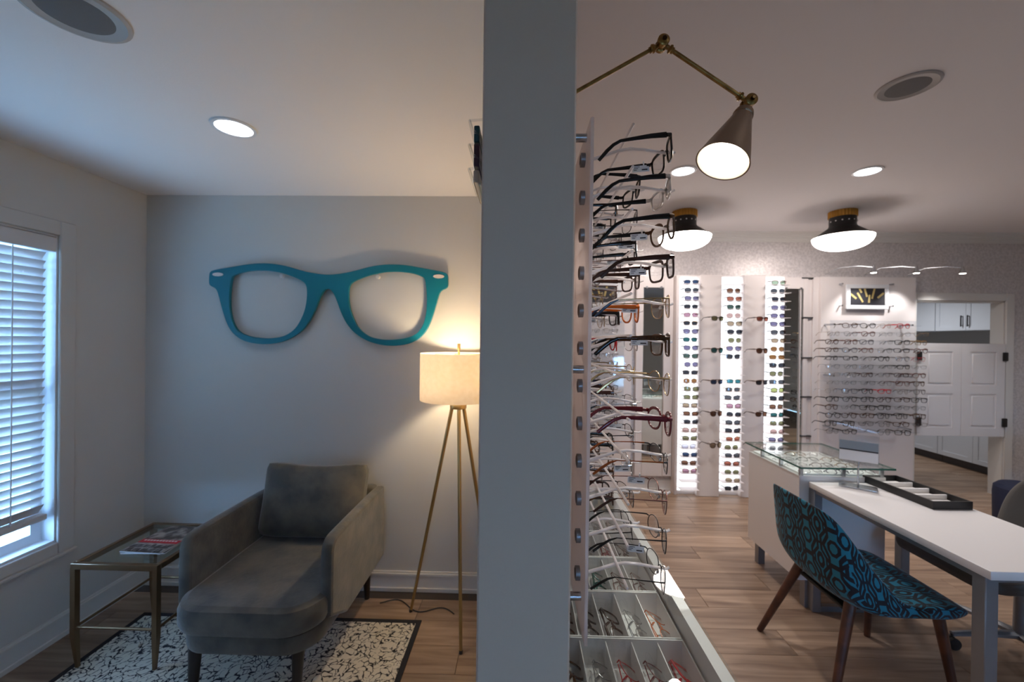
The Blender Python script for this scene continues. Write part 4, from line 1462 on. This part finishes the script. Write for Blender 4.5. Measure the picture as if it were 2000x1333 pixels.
for (a, b) in (((-.12, .16, .42), (-.27, .255, 0)), ((-.12, -.16, .42), (-.25, -.235, 0)), ((.24, -.17, .415), (.285, -.225, 0)), ((.24, .17, .415), (.285, .235, 0))):
    MB().sweep([a, b], [.023, .014], seg=12).build('leg', WALNUT, pc_)
MB().rbox(-.14, .26, -.14, .14, .375, .392, .006, 1).build('under_frame', BLACKP, pc_)

# ------------------------------------------------------------------ grey office chair behind the desk
oc = thing('office_chair', 'grey upholstered swivel chair tucked behind the desk', 'chair', (2.54, 2.12, 0))
lp = rrect(-.44, .22, -.25, .27, .10, 8)
flat('seat', [lp], .07, .03, GREYFAB, oc, Matrix.Translation((0, 0, .465)))
MB().rbox(-.24, .2, -.22, .22, .415, .437, .008, 1).build('seat_pan', BLACKP, oc)
bvs, bfs = [], []
bk = []
for i in range(9):
    v = i / 8
    for k in range(11):
        u = -1 + 2 * k / 10
        w = .25 * (1 - .35 * v ** 4)
        bk.append((.22 + .10 * v - .09 * u * u + .0, w * u, .48 + .44 * v - .05 * u ** 4 * v))
me = bpy.data.meshes.new('backrest')
me.from_pydata(bk, [], [(i * 11 + k, i * 11 + k + 1, (i + 1) * 11 + k + 1, (i + 1) * 11 + k) for i in range(8) for k in range(10)])
me.materials.append(GREYFAB)
me.polygons.foreach_set('use_smooth', [True] * len(me.polygons))
bo = obj('backrest', me, oc)
md = bo.modifiers.new('solid', 'SOLIDIFY')
md.thickness = .045
md = bo.modifiers.new('sub', 'SUBSURF')
md.levels = md.render_levels = 1
MB().rod((0, 0, .08), (0, 0, .42), .03, .025, seg=14).build('column', STEEL, oc)
for k in range(5):
    a = R(174 + 72 * k)
    ex, ey = .31 * math.cos(a), .31 * math.sin(a)
    MB().sweep([(0, 0, .10), (ex * .5, ey * .5, .095), (ex, ey, .075)], [.026, .02, .014], [.02, .016, .012], seg=8).build('spoke', STEEL, oc)
    c = MB()
    for s in (-1, 1):
        c.lathe([(.006, -.009), (.029, -.008), (.031, 0), (.029, .008), (.006, .009)], 16, Matrix.Translation((ex - math.sin(a) * .013 * s, ey + math.cos(a) * .013 * s, .031)) @ Matrix.Rotation(a, 4, 'Z') @ Matrix.Rotation(R(90), 4, 'X'))
    c.rod((ex, ey, .03), (ex, ey, .075), .006, seg=6)
    c.build('castor', BLACKP, oc)

bs = thing('navy_stool', 'round navy upholstered stool on the floor behind the desk', 'stool', (4.08, 3.35, 0))
MB().lathe([(.19, .03), (.205, .05), (.21, .36), (.205, .41), (.18, .435), (.0, .44)], 32).build('seat', NAVY, bs)
MB().lathe([(.16, 0), (.18, .002), (.18, .03), (.16, .032)], 24).build('plinth', DARKLEG, bs)
gch = thing('grey_side_chair', 'grey armchair edge by the far right wall', 'chair', (5.05, 3.62, 0))
MB().rbox(-.27, .27, -.26, .26, .34, .45, .04, 3).build('seat', GREYFAB, gch)
MB().rbox(-.31, -.24, -.26,   .26, .34, .60, .03, 3).build('armrest', GREYFAB, gch)
MB().rbox(.24, .31, -.26,   .26, .34, .60, .03, 3).build('armrest', GREYFAB, gch)
MB().rbox(-.28, .28, .22, .30, .34, .66, .03, 3).build('backrest', GREYFAB, gch)
for sx in (-.25, .25):
    for sy in (-.22, .24):
        MB().rod((sx, sy, .35), (sx * 1.05, sy * 1.05, 0), .018, .012).build('leg', WALNUT, gch)
